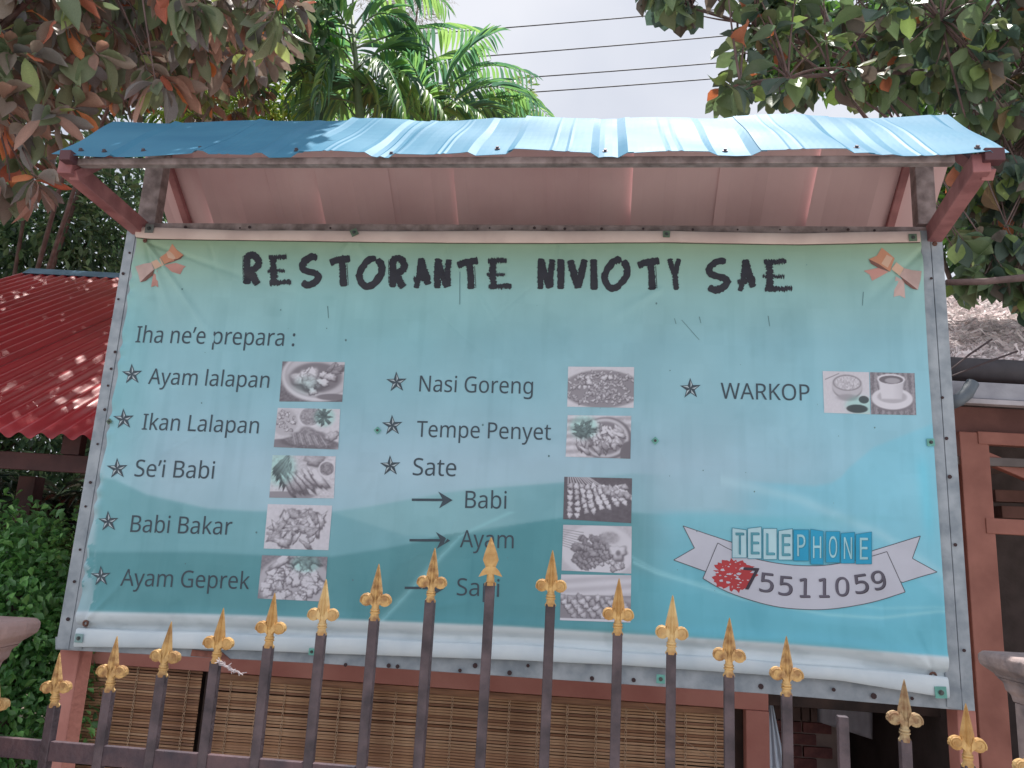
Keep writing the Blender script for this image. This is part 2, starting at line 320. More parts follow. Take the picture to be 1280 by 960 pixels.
def print_colour(x, y, a, b):
    # the printed design: green top, blue middle, teal waves, white bottom band (colours as inks, srgb)
    K = [(284, (126, 160, 134)), (306, (130, 164, 138)), (330, (134, 178, 165)), (370, (134, 186, 188)), (430, (126, 180, 192)), (500, (132, 184, 198)), (580, (146, 188, 204)), (660, (136, 184, 198)), (730, (108, 176, 190)), (800, (96, 168, 184))]
    ys = [k[0] for k in K]; C = np.stack([np.interp(y, ys, [k[1][i] for k in K]) for i in range(3)], 1)
    def mixin(m, col): nonlocal C; m = np.clip(m, 0, 1)[:, None]; C = C*(1-m)+np.array(col, float)*m
    mixin(.55*sstep(820, 1150, x)*sstep(380, 520, y), (126, 196, 216))
    mixin(.45*sstep(220, 140, x)*sstep(300, 420, y), (112, 184, 192))
    mixin(.35*np.exp(-((x-480)/160)**2-((y-400)/60)**2), (120, 184, 190))
    A = np.interp(x, [80, 146, 187, 262, 319, 414, 460, 511, 560, 602, 706, 790, 860, 960, 1040, 1190], [590, 600, 619, 636, 639, 640, 634, 625, 616, 611, 603, 592, 596, 602, 615, 650])
    mA = 1/(1+np.exp(-(y-A)/.9)); mixin(mA*.85*sstep(860, 700, x), (108, 168, 178)); mixin(.35*(1-mA)*sstep(560, 600, y)*sstep(860, 760, x), (156, 198, 212))
    mixin(mA*.25*sstep(860, 700, x)*sstep(400, 200, x), (100, 164, 172))
    B = np.interp(x, [80, 255, 330, 414, 480, 511, 560, 631, 706, 790, 850], [690, 690, 694, 696, 686, 680, 668, 658, 647, 641, 645])
    mB = 1/(1+np.exp(-(y-B)/.9)); mixin(mB*.78*sstep(860, 760, x), (78, 142, 150))
    # light wedge between the two waves
    Wd = np.interp(x, [400, 414, 507, 560, 640], [640, 640, 669, 672, 660]); mixin(.35*(1/(1+np.exp(-(y-A)/1.)))*(1/(1+np.exp((y-Wd)/1.)))*sstep(405, 430, x)*sstep(690, 560, x), (150, 200, 206))
    St = np.interp(y, [640, 670, 700, 737, 773, 800], [640, 575, 547, 513, 480, 460]); mixin(.6*np.exp(-((x-St)/5.5)**2)*(y > 640), (134, 198, 206)); mixin(.28*(x > St)*(y > B)*sstep(St, St+60, x)*sstep(860, 620, x), (66, 140, 152))
    mixin(.3*(x < St)*sstep(St-70, St-10, x)*(y > B), (72, 126, 132))
    # right-hand cyan swooshes
    R1 = np.interp(x, [820, 900, 962, 1018, 1038, 1050, 1060, 1090, 1190], [596, 598, 604, 608, 604, 597, 585, 560, 520])
    mixin(.55*sstep(900, 980, x)*(1/(1+np.exp(-(y-R1)/1.2))), (112, 196, 218))
    R2 = np.interp(x, [820, 900, 997, 1060, 1110, 1190], [640, 640, 652, 672, 700, 760]); mixin(.5*(1/(1+np.exp(-(y-R2)/2.)))*sstep(790, 860, x), (96, 184, 204))
    R3 = np.interp(x, [900, 997, 1100, 1180], [600, 624, 668, 720]); mixin(.35*np.exp(-((y-R3)/7)**2)*(x > 900), (170, 216, 228))
    R4 = np.interp(x, [790, 820, 926, 1033, 1100, 1170], [702, 716, 748, 768, 772, 764]); mixin(.5*np.exp(-((y-R4)/2.2)**2)*(x > 790), (150, 214, 224))
    R5 = R4-9+6*np.sin(x/60); mixin(.3*np.exp(-((y-R5)/2)**2)*(x > 790), (150, 214, 224)); mixin(.4*sstep(0, 20, y-R4)*(x > 780), (92, 176, 194))
    R6 = np.interp(x, [780, 900, 1180], [640, 700, 640]); mixin(.3*sstep(0, 20, R6-y)*sstep(640, 650, y)*sstep(790, 830, x), (104, 182, 196))
    mixin(.5*np.exp(-((x-1155-(y-620)*.1)/9)**2)*sstep(560, 590, y)*sstep(700, 640, y), (96, 200, 224))
    # pixel blocks of the cheap print
    blk = np.random.default_rng(4).random((60, 40)); C += (blk[(np.floor(a*14).astype(int)) % 60, (np.floor(b*14).astype(int)) % 40][:, None]-.5)*3
    C += (fbm(a*7+20, b*4+9, 21)[:, None]-.5)*np.array([7, 5, 4])
    # vertical rain streaks and grime
    C -= (sstep(.56, .8, fbm(a*26+3, b*2.4+7, 31))*sstep(300, 420, y)*4)[:, None]
    C -= (sstep(.62, .8, fbm(a*9+3, b*9+7, 41))*4)[:, None]
    W = np.interp(x, [90, 300, 640, 960, 1187], [763, 768, 782, 802, 820]); mW = 1/(1+np.exp(-(y-W)/.7)); mixin(mW, (184, 208, 214)); 
    Lw = np.interp(y, [284, 430, 560, 640, 700, 760], [172, 152, 134, 124, 118, 120])
    mixin(.55*sstep(Lw+6, Lw-4, x)*sstep(500, 620, y)*(fbm(a*30, b*30, 77) > .38), (176, 200, 210))
    C -= (mW*sstep(.5, .75, fbm(a*12, b*30+4, 51))*12)[:, None]
    # rust run under the corner eyelets
    mixin(.75*np.exp(-((x-104+ (y-790)*.1)/4)**2-((y-792)/9)**2), (204, 150, 110)); mixin(.5*np.exp(-((x-1172)/4)**2-((y-858)/9)**2), (196, 160, 150))
    return np.clip(C, 20, 250)
NU, NV = 560, 300
uu, vv = np.meshgrid(np.linspace(0, 1, NU), np.linspace(0, 1, NV))
b_ = -.85+vv*1.7
a_ = LEFT(b_)*(1-uu)+RIGHT(b_)*uu
bt = TOP(a_); bb = BOT(a_); b_ = bb+(bt-bb)*vv; a_ = LEFT(b_)*(1-uu)+RIGHT(b_)*uu
a_, b_ = a_.ravel(), b_.ravel(); hh = C0+wrinkle(a_, b_)
PV = np.array(SO)+np.outer(a_, np.array(E1))+np.outer(b_, np.array(E2))+np.outer(hh, np.array(E3))
qx, qy = ab2px(a_, b_)
s255 = print_colour(qx, qy, a_, b_)/255
def tolin(s): return np.where(s <= .04045, s/12.92, ((s+.055)/1.055)**2.4)
KB = 1.15
ii, jj = np.meshgrid(np.arange(NU-1), np.arange(NV-1)); i0 = (jj*NU+ii).ravel()
FQ = np.stack([i0, i0+1, i0+NU+1, i0+NU], 1)
mprint = mat('printed_vinyl', (1, 1, 1), .5, attr='tint', var=.06, nscale=5, spec=.35, bump=.03, bscale=400)
link('printed_cloth', npmesh('printed_cloth', PV, FQ, np.clip(tolin(s255)*np.array([1.46, 1.25, 1.25]), 0, .92), True), banner, mprint)
# top hem, folded forward
hem = mat('hem_cloth', lin((226, 204, 196)), .6, nscale=6, col2=lin((204, 180, 174)), stretch=(1, 1, 1))
V = []; n = 120; hp = [sp(x, y, C0) for x, y in [(173, 297), (187, 299), (443, 303), (640, 304.5), (833, 303.5), (1000, 306), (1150, 303)]]
for i in range(n+1):
    a = _tl[0][0]+.003+(_tl[-1][0]-_tl[0][0]-.006)*i/n; t = TOP(a)+.001; l_ = np.interp(a, [p[0] for p in hp], [p[1] for p in hp])
    for k, o in ((0, .0045), (.1, .008), (.5, .0095), (.9, .009), (1, .007), (1.0, .002)):
        V.append(S(a, t*(1-k)+l_*k, C0+float(wrinkle(a, t*(1-k)+l_*k))+o+.0015*math.sin(a*9+2)))
Fh = [(i*6+k, (i+1)*6+k, (i+1)*6+k+1, i*6+k+1) for i in range(n) for k in range(5)]
link('top_hem', npmesh('top_hem', V, Fh, None, True), banner, hem)
# bottom hem, folded forward below the crease
V = []; cl_ = [sp(x, y, C0) for x, y in [(96, 785), (300, 792), (640, 805), (960, 826), (1184, 846)]]
for i in range(n+1):
    a = _bl[0][0]+.004+(_bl[-1][0]-_bl[0][0]-.008)*i/n; t = np.interp(a, [p[0] for p in cl_], [p[1] for p in cl_])+.002*math.sin(a*11); l_ = float(BOT(a))-.001
    for k, o in ((0, -.004), (.03, .004), (.12, .0075), (.5, .010), (.9, .008), (1, .004)):
        V.append(S(a, t*(1-k)+l_*k, C0+o+.004*math.sin(a*5+1)*(.3+k)))
link('bottom_hem', npmesh('bottom_hem', V, Fh, None, True), banner, mat('white_vinyl', lin((222, 232, 238)), .5, nscale=5, col2=lin((198, 212, 222))))
V = []  # dark strip below the top hem: painted shadow line under the fold
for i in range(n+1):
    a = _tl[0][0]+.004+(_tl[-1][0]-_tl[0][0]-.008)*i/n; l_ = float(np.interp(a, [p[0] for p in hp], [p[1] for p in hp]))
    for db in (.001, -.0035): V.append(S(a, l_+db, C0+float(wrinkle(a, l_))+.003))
link('hem_shadow_line', npmesh('hem_shadow_line', V, [(2*i, 2*i+1, 2*i+3, 2*i+2) for i in range(n)]), banner, mat('hem_shadow_tone', lin((92, 92, 84)), .8))
# text
ink = mat('dark_ink', lin((66, 82, 94)), .5, var=.08, nscale=40)
ink2 = mat('title_ink', lin((52, 52, 62)), .5, var=.1, nscale=30)
def builtin_font(fn):                        # typefaces that ship inside Blender; the built-in one if missing
    try: return bpy.data.fonts.load(bpy.utils.system_resource('DATAFILES', path='fonts')+'/'+fn)
    except Exception: return None
SANS = builtin_font('NotoSansHebrew-Regular.woff2'); DIGITS = builtin_font('DejaVuSansMono.woff2')
def text_mesh(body, font=None):
    cu = bpy.data.curves.new('t', 'FONT'); font = font or SANS
    if font: cu.font = font
    cu.body = body; cu.size = 1; cu.resolution_u = 3
    o = bpy.data.objects.new('t', cu); COL.objects.link(o); bpy.context.view_layer.update()
    dg = bpy.context.evaluated_depsgraph_get(); me = bpy.data.meshes.new_from_object(o.evaluated_get(dg))
    v = [tuple(q.co) for q in me.vertices]; f = [tuple(p.vertices) for p in me.polygons]
    bpy.data.objects.remove(o); bpy.data.curves.remove(cu); bpy.data.meshes.remove(me); return v, f
CAPREF = max(q[1] for q in text_mesh('H')[0])
def place_text(body, p0, p1, cap, m=ink, name='lettering', off=.0014, parent=None):
    capref = CAPREF; serif = SANS is None
    v, f = text_mesh(body); xs = [q[0] for q in v]; x0, x1 = min(xs), max(xs)
    A = Vector(sp(*p0, C0)); B = Vector(sp(*p1, C0)); D = B-A; mid = ((p0[0]+p1[0])/2, (p0[1]+p1[1])/2)
    up = Vector(sp(mid[0]-0, mid[1]-cap, C0))-Vector(sp(*mid, C0)); hgt = up.length; nrm = Vector((-D.y, D.x)).normalized()
    if serif and body[0] == 'I':             # serifs on the capital I
        sx = x0; k = len(v); st = .10
        for yy in (0, capref-.062): v += [(sx-.10, yy, 0), (sx+st+.10, yy, 0), (sx+st+.10, yy+.062, 0), (sx-.10, yy+.062, 0)]
        f += [(k, k+1, k+2, k+3), (k+4, k+5, k+6, k+7)]
        x0 -= .10
    W = []
    for (x, y, _) in v:
        q = A + D*((x-x0)/(x1-x0)) + nrm*(y/capref*hgt); W.append(SB(q.x, q.y, off))
    me = bpy.data.meshes.new(name); me.from_pydata([tuple(q) for q in W], [], f); me.update()
    return link(name, me, parent or banner, m)
for body, p0, p1, cap in [
    ("Iha ne\u2019e prepara :", (169, 428), (368, 433), 20.5), ("Ayam lalapan", (185, 480), (336, 485), 19.5), ("Ikan Lalapan", (177, 537), (323, 542), 20),
    ("Se\u2019i Babi", (168, 595.5), (267, 598.5), 21), ("Babi Bakar", (163, 665), (289, 668.5), 21), ("Ayam Geprek", (151, 732), (311, 736.5), 21),
    ("Nasi Goreng", (524, 489.5), (666, 492.5), 20), ("Tempe Penyet", (520.5, 546), (688.5, 550), 20), ("Sate", (516, 594), (570, 595.5), 21.5),
    ("Babi", (581.5, 635), (633, 636), 21.5), ("Ayam", (575, 684), (642, 685.5), 21.5), ("Sapi", (571, 744), (624, 746), 21.5), ("WARKOP", (901, 498.5), (1012, 501), 20)]:
    place_text(body, p0, p1, cap)
def flat(name, polys, m, off, parent=None):  # flat printed shapes given as outlines
    e = MB()
    for P in polys:
        e.add([SB(*sp(x, y, C0), off) for x, y in P], [tuple(range(len(P)))])
    return e.obj(name, m, parent or banner)
pale = mat('pale_ink', lin((190, 206, 214)), .5, var=.05)
for cx, cy in [(165, 468), (154.5, 524), (147, 586), (136, 652), (126, 720.5), (496, 478), (490.5, 532), (488, 582.5), (863, 486)]:
    r = 13.5; P = []; ph0 = math.pi/2+.03
    for k in range(10):
        rr = r if k % 2 == 0 else r*.40; an = ph0+k*math.pi/5; P.append((cx+rr*math.cos(an), cy-rr*math.sin(an)))
    e = MB(); st = flat('star', [[(cx, cy), P[k], P[(k+1) % 10]] for k in range(10)], ink, .0014)
    inner = []
    for k in range(0, 10, 2):                # light facet on one side of each point
        c = (cx, cy); a = P[k]; b2 = P[(k+9) % 10]; q = [(c[0]*.86+a[0]*.10+b2[0]*.04, c[1]*.86+a[1]*.10+b2[1]*.04), (c[0]*.18+a[0]*.72+b2[0]*.10, c[1]*.18+a[1]*.72+b2[1]*.10), (c[0]*.22+a[0]*.12+b2[0]*.66, c[1]*.22+a[1]*.12+b2[1]*.66)]
        inner.append(q)
    flat('star_facet', inner, pale, .0020, st)
for x0, x1, y in ((515, 566, 624.5), (512, 563, 675), (506, 556, 734.5)):
    flat('arrow', [[(x0, y-1.3), (x1-12, y-1.2), (x1-12, y+2), (x0, y+1.8)], [(x1-18, y-10), (x1, y+.8), (x1-12, y+.6)], [(x1-12, y+.6), (x1, y+.8), (x1-17, y+11)]], ink, .0014)
# title: brush strokes
GL = {'R': [[(.12, 0), (.12, 1)], [(.05, .93), (.55, 1), (.93, .82), (.85, .6), (.25, .45)], [(.35, .5), (.75, .1), (.9, 0)]],
      'E': [[(.22, 0), (.2, .98)], [(.02, .94), (.8, .96)], [(.0, .48), (.72, .48)], [(.05, .07), (1, .1)]],
      'S': [[(.86, .93), (.5, .94), (.12, .72), (.2, .52), (.7, .42), (.92, .3), (.7, .1), (.35, .02), (.08, .12)]],
      'T': [[(0, .78), (.4, .88), (.98, .94)], [(.58, .86), (.62, .5), (.66, .0)]],
      'O': [[(.72, .97), (.4, .88), (.12, .55), (.08, .28), (.3, .04), (.6, .1), (.88, .42), (.93, .68), (.78, .94)]],
      'A': [[(.15, 0), (.3, .35), (.42, 1)], [(.42, 1), (.66, .55), (.9, .12)], [(.02, .28), (.5, .33), (.98, .4)]],
      'N': [[(.1, 0), (.1, .5), (.14, 1)], [(.16, .97), (.45, .45), (.78, .03)], [(.85, .05), (.82, .5), (.93, .97)]],
      'I': [[(.62, 0), (.5, .5), (.45, 1)]],
      'V': [[(.07, .96), (.3, .5), (.52, .04)], [(.52, .06), (.7, .5), (.93, .98)]],
      'Y': [[(.12, .98), (.32, .72), (.6, .5)], [(.95, .98), (.65, .55), (.66, .3), (.72, 0)]]}
TW = [('R', 304, 318, 328, 357), ('E', 333.5, 319, 367, 358), ('S', 373, 319, 404, 359), ('T', 410, 320, 442, 360), ('O', 444, 320.5, 483, 361), ('R', 486, 322, 510, 361), ('A', 514.5, 322, 541, 362), ('N', 542, 322, 565.5, 362), ('T', 568.6, 322.5, 601.4, 363), ('E', 607, 323, 642, 363),
      ('N', 671, 322, 694.5, 363), ('I', 697, 323, 705, 363), ('V', 708, 322.5, 736, 363.5), ('I', 738, 323, 746.6, 364), ('O', 750, 322.5, 789.6, 363.5), ('T', 794, 322.5, 828, 364), ('Y', 832.6, 321.5, 851.6, 364),
      ('S', 880, 323, 914.6, 365), ('A', 919, 323.5, 946.6, 365.5), ('E', 951.5, 324, 992.6, 366)]
def smooth_line(P, n=26):
    P = np.array(P, float)
    if len(P) == 2: P = np.array([P[0], (P[0]+P[1])/2, P[1]])
    Q = np.vstack([2*P[0]-P[1], P, 2*P[-1]-P[-2]]); o = []
    m = len(P)-1
    for t in np.linspace(0, m-1e-6, n):
        i = int(t); u = t-i; a, b, c, d = Q[i:i+4]; o.append(.5*((2*b)+(-a+c)*u+(2*a-5*b+4*c-d)*u*u+(-a+3*b-3*c+d)*u**3))
    return np.array(o)
for li, (ch, x0, y0, x1, y1) in enumerate(TW):
    e = MB(); W_ = x1-x0; H_ = y1-y0
    for si, st in enumerate(GL[ch]):
        hw = 4.4 if ch not in 'Y' else 3.4
        if ch == 'E' and si == 2: hw = 2.0
        if ch == 'E' and si in (1, 3): hw = 3.1
        if ch == 'A' and si == 2: hw = 3.0
        if ch == 'A' and si == 0: hw = 3.2
        if ch == 'N': hw = 3.8
        nn = 44; pts = smooth_line([(x0+hw*.75+u*(W_-1.5*hw), y1-1.2-v*(H_-2.5)) for u, v in st], nn)
        tn = np.gradient(pts, axis=0); tn /= np.linalg.norm(tn, axis=1)[:, None]+1e-9; nr = np.stack([-tn[:, 1], tn[:, 0]], 1)
        r = np.random.default_rng(li*9+si); rag = 1.5 if ch == 'E' or (ch == 'A' and si == 2) else .75
        wl = hw*(1+.10*np.sin(np.linspace(0, 5, nn)+li))+r.normal(0, rag, nn)*.6; wr = hw+r.normal(0, rag, nn)*.6
        ends = np.ones(nn); ends[0] = .55; ends[-1] = .6; ends[1] = .9; ends[-2] = .9
        Lp = pts+nr*(wl*ends)[:, None]; Rp = pts-nr*(wr*ends)[:, None]
        o = .0014+.00025*si
        vs = []
        for a, b in zip(Lp, Rp): vs += [SB(*sp(a[0], a[1], C0), o), SB(*sp(b[0], b[1], C0), o)]
        e.add(vs, [(2*i, 2*i+1, 2*i+3, 2*i+2) for i in range(nn-1)])
        if ch == 'R' and si == 0 or ch == 'T' and si == 1:   # dry-brush hair beside the stem
            for dx in (-hw-1.2, ):
                q = pts+nr*0; vs = []
                for i in range(6, nn-2): vs += [SB(*sp(q[i][0]+dx*(1 if ch == 'R' else -1)+r.normal(0, .15), q[i][1], C0), o), SB(*sp(q[i][0]+dx*(1 if ch == 'R' else -1)+.7, q[i][1], C0), o)]
                e.add(vs, [(2*i, 2*i+1, 2*i+3, 2*i+2) for i in range(len(vs)//2-1)])
    e.obj('title_letter', ink2, banner)
# food pictures: small printed tone grids, drawn from lumps, plates and sticks
def worley(x, y, seed):
    r = np.random.default_rng(seed); T = r.random((40, 40, 2)); xi = np.floor(x).astype(int); yi = np.floor(y).astype(int); d1 = np.full(x.shape, 9.); d2 = d1.copy(); cid = np.zeros(x.shape)
    for i in (-1, 0, 1):
        for j in (-1, 0, 1):
            t = T[(xi+i) % 40, (yi+j) % 40]; d = np.hypot(xi+i+t[..., 0]-x, yi+j+t[..., 1]-y); n = d < d1
            d2 = np.where(n, d1, np.minimum(d2, d)); cid = np.where(n, t[..., 0]*.7+t[..., 1]*.3, cid); d1 = np.where(n, d, d1)
    return d1, d2, cid
GW, GH = 110, 72
gx, gy = np.meshgrid(np.linspace(0, 1, GW), np.linspace(0, 1, GH))
def lumps(sx, sy, seed, ang=0., warp=.35):
    x = gx*1.5; y = gy; ca, sa = math.cos(ang), math.sin(ang); X = (x*ca+y*sa)*sx; Y = (-x*sa+y*ca)*sy
    X = X+warp*(fbm(gx*6+seed, gy*6, seed)-.5)*3; Y = Y+warp*(fbm(gx*6, gy*6+seed, seed+5)-.5)*3
    d1, d2, c = worley(X+20, Y+20, seed); a1, a2, c2 = worley(X+20.16, Y+20.22, seed); dome = np.clip(1.15-d1*1.1, 0, 1)
    lit = np.clip(.5+(a1-d1)*2.0, 0, 1); f = fbm(gx*17+seed, gy*13, seed+9, 5)
    return np.clip(.62*dome*(.35+.65*lit)+.30*c+1.5*(f-.5)+.12, 0, 1)
def ell(cx, cy, rx, ry, s=.03): return 1/(1+np.exp((np.hypot((gx-cx)/rx, (gy-cy)/ry)-1)/s))
def over(I, m, v): return I*(1-m)+v*m
tex = lambda s, k=.25: (fbm(gx*30, gy*22, s)-.5)*k
def piece(I, cx, cy, rx, ry, ang, tone, r, grain=.25, soft=.06):
    """one shaded morsel of the printed picture: a dark rim, a lit dome, some grain"""
    c, q = math.cos(ang), math.sin(ang); X = (gx-cx)*1.5; Y = gy-cy; u = (X*c+Y*q)/rx; v = (-X*q+Y*c)/ry; wob = 1+.18*np.sin(3*np.arctan2(v, u)+r.random()*6)+.10*np.sin(7*np.arctan2(v, u)+r.random()*6)
    d = np.hypot(u, v)/wob; m0 = 1/(1+np.exp((np.hypot(u-.10*c, v-.22)/wob-1.12)/soft)); I = over(I, m0*.8, .16)
    m = 1/(1+np.exp((d-1)/soft)); sh = tone*(.62+.42*np.clip(1-d*d*.8, 0, 1)+.16*(-Y/ry-X/rx*.4))+grain*(GR[int(r.integers(4))]-.5)
    return over(I, m, np.clip(sh, 0, 1.05))
GR = [fbm(gx*38+7*q, gy*27+3*q, 60+q, 3) for q in range(4)]
def pile(I, r, n, mask, rx, ry, ang, tone, spread=.5, **kw):
    P = [];
    while len(P) < n:
        x, y = r.random(2)
        if mask(x, y): P.append((y, x))
    for y, x in sorted(P): I = piece(I, x, y, rx*(.7+.6*r.random()), ry*(.7+.6*r.random()), ang+spread*r.normal(), tone*(.8+.35*r.random()), r, **kw)
    return I
def inell(cx, cy, rx, ry): return lambda x, y: ((x-cx)/rx)**2+((y-cy)/ry)**2 < 1
def skewer(I, r, x0, y0, x1, y1, n, s, tone):
    for t in np.linspace(0, 1, n): I = piece(I, x0+(x1-x0)*t+r.normal()*.006, y0+(y1-y0)*t+r.normal()*.006, s*(.85+.4*r.random()), s*(.75+.3*r.random()), math.atan2(y1-y0, (x1-x0)*1.5)+r.normal()*.3, tone*(.75+.4*r.random()), r, .3)
    return I
def line(I, x0, y0, x1, y1, w_, v):
    X = (gx-x0)*1.5; Y = gy-y0; dx, dy = (x1-x0)*1.5, y1-y0; L2 = dx*dx+dy*dy; t = np.clip((X*dx+Y*dy)/L2, 0, 1); return over(I, np.exp(-((X-dx*t)**2+(Y-dy*t)**2)/w_**2), v)
def pic(k):
    G = np.zeros_like(gx); r = np.random.default_rng(100+k)
    if k == 0:
        I = .30+tex(1, .3); I = over(I, ell(.62, .34, .62, .66, .02), .92); I = over(I, ell(.62, .32, .56, .58, .02), .60); I = over(I, ell(.62, .32, .54, .55, .02), .80); I = over(I, ell(.55, .40, .42, .38, .04), .35)
        I = piece(I, .42, .42, .34, .24, .1, .92, r, .3); I = pile(I, r, 9, inell(.62, .38, .22, .2), .12, .09, .4, .95); I = piece(I, .47, .55, .16, .11, 0, .80, r); I = piece(I, .52, .74, .10, .08, .5, .9, r); I = pile(I, r, 5, inell(.86, .16, .12, .12), .12, .06, -.6, .5); I = over(I, ell(.83, .88, .24, .08, .05), .36); G = ell(.42, .58, .2, .2, .2)*.5
    elif k == 1:
        I = .88+tex(3, .12); I = over(I, ell(.14, .36, .2, .34, .04), .75); I = pile(I, r, 26, inell(.14, .36, .17, .28), .04, .035, 0, .85, 1.5); I = over(I, ell(.54, .22, .19, .27, .03), .97); I = over(I, ell(.53, .2, .165, .23, .03), .45+.5*(GR[1]-.3))
        for q in range(8): I = piece(I, .74+.11*math.cos(q*.8)*r.random(), .20+.14*math.sin(q*.8), .10, .035, q*.8, .32, r, .1)
        G = ell(.76, .2, .16, .24, .1); I = over(I, ell(.1, .93, .22, .14, .03), .42); I = piece(I, .55, .78, .52, .24, .12, .50, r, .4)
        for q in range(9): I = line(I, .28+q*.055, .62+.01*q, .33+q*.06, .90, .012, .30 if q % 2 else .72)
        I = piece(I, .9, .66, .13, .10, -.5, .8, r)
    elif k == 2:
        I = .86+tex(4, .3); 
        for q in range(5): I = piece(I, .12+.03*q, .22+.08*q, .26, .05, -.9-.1*q, .42, r, .15)
        G = ell(.14, .3, .24, .42, .1); I = piece(I, .66, .10, .22, .11, 0, .72, r); I = over(I, ell(.87, .3, .13, .2, .03), .9); I = over(I, ell(.87, .3, .11, .16, .03), .35+.5*(GR[2]-.3)); I = over(I, ell(.2, .95, .5, .10, .03), .5)
        for q in range(6): I = piece(I, .30+.085*q, .72-.045*q, .30, .075, .95-.05*q, .62+.05*q, r, .4)
        I = piece(I, .76, .55, .28, .09, .85, .95, r, .2)
    elif k == 3:
        I = .90+tex(6, .12); I = pile(I, r, 46, inell(.5, .54, .44, .38), .15, .065, .1, .78, .7, grain=.4)
    elif k == 4:
        I = .45+tex(7, .3); I = over(I, ell(.52, .6, .54, .62, .02), .75); 
        I = pile(I, r, 10, inell(.66, .16, .2, .14), .12, .09, .2, .55); G = ell(.68, .16, .22, .2, .1); I = pile(I, r, 60, lambda x, y: ((x-.5)/.46)**2+((y-.62)/.42)**2 < 1, .10, .085, 0, .98, 1.5, grain=.5); I = piece(I, .28, .14, .26, .09, -.7, .92, r)
    elif k == 5:
        I = .90+tex(8, .1); I = over(I, ell(.52, .55, .6, .47, .02), .48); I = pile(I, r, 190, lambda x, y: ((x-.52)/.57)**2+((y-.54)/.43)**2 < 1, .050, .026, .2, .74, 1.2, grain=.4); I = pile(I, r, 5, inell(.5, .4, .3, .2), .07, .05, 0, .95, 1)
    elif k == 6:
        I = .80+.12*np.sin(gy*34+gx*3)+tex(9, .2); I = over(I, ell(.62, .54, .40, .50, .02), .30); I = over(I, ell(.60, .53, .365, .46, .02), .86); I = over(I, ell(.60, .53, .31, .39, .03), .42); I = pile(I, r, 34, inell(.64, .5, .24, .28), .12, .05, .9, .95, .5, grain=.4); I = pile(I, r, 9, inell(.40, .72, .2, .16), .12, .05, 1.1, .7)
        I = pile(I, r, 18, inell(.26, .28, .16, .22), .10, .04, -.7, .36, 1.2, grain=.15); G = ell(.26, .28, .22, .28, .1); I = piece(I, .44, .22, .10, .10, 0, 1, r, .05); I = over(I, ell(.96, .9, .12, .3, .03), .3)
    elif k == 7:
        I = .20+tex(10, .15)
        for q in range(11): I = line(I, .06+q*.025, -.05, .06+q*.062, .30+.01*(q % 3), .011, .9)
        for q in range(9): I = skewer(I, r, .10+q*.085, .22+.02*(q % 2), .10+q*.115, .90-.055*q+.04*(q % 2), 6, .068, .98)
        I = pile(I, r, 14, lambda x, y: x > .6 and .12 < y < .4, .07, .055, .5, .75)
    elif k == 8:
        I = .80+tex(11, .12); I = over(I, ell(.52, .54, .54, .56, .02), .93)
        for q in range(8): I = line(I, .0, .10+q*.05, .30+.02*q, .16+q*.07, .008, .5)
        for q in range(8): I = skewer(I, r, .16+q*.06, .62-q*.07+.12, .34+q*.055, .92-q*.045, 6, .060, .60)
        I = pile(I, r, 18, inell(.38, .42, .20, .24), .085, .055, .8, .55, .5); I = over(I, ell(.68, .26, .14, .13, .1), .62+.3*(GR[0]-.4)); I = piece(I, .80, .56, .17, .15, 0, 1, r, .05); I = over(I, ell(.81, .58, .035, .06, .2), .35); I = pile(I, r, 12, inell(.72, .86, .17, .09), .06, .04, .3, .8)
    elif k == 9:
        I = .86+.07*np.sin(gy*30+gx*4)-.25*(gy > .45); I = over(I, ell(.5, .80, .6, .34, .03), .45)
        for q in range(7): I = skewer(I, r, .02+q*.13, .50+.02*(q % 2), .20+q*.14, .90-.02*(q % 3), 5, .075, .80)
        I = over(I, (gy > .955)*1., .9)
    elif k == 10:
        I = .88+tex(13, .08); I = line(I, .05, .2, .35, .05, .01, .4); I = over(I, ell(.52, .40, .32, .26, .02), .45); I = over(I, ell(.52, .34, .33, .28, .02), .78); I = over(I, ell(.52, .27, .31, .19, .02), .45); I = over(I, ell(.52, .27, .28, .165, .02), .82+.5*(GR[1]-.5)); I = over(I, ell(.52, .62, .22, .08, .1), .6); I = over(I, ell(.87, .66, .11, .09, .03), .12); I = over(I, ell(.72, .88, .23, .10, .03), .08); G = ell(.8, .8, .32, .22, .1)
    else:
        I = .42+.12*np.sin(gx*46+4*GR[1])+tex(14, .15); I = over(I, ell(.49, .66, .47, .27, .02), .35); I = over(I, ell(.48, .62, .46, .26, .02), .95); I = over(I, ell(.48, .58, .33, .15, .04), .70); 
        I = over(I, 1/(1+np.exp((np.maximum(np.abs(gx-.47)/(.30-.16*np.clip(gy-.15, 0, 1)), np.abs(gy-.36)/.27)-1)/.03)), .93-.22*np.clip((gx-.5)*2.4, 0, 1)); I = over(I, ell(.47, .16, .31, .13, .02), .97); I = over(I, ell(.47, .17, .27, .10, .02), .28); I = over(I, ell(.5, .19, .17, .065, .05), .62)
    I = np.clip((I-.5)*1.15+.5, 0, 1); lo = np.array([92, 86, 94.]); hi = np.array([226, 224, 234.])
    C = lo+(hi-lo)*I[..., None]; C = C*(1-.55*G[..., None])+C*np.array([.74, 1.06, .98])*.55*G[..., None]
    return tolin(np.clip(C, 0, 255)/255)*1.0
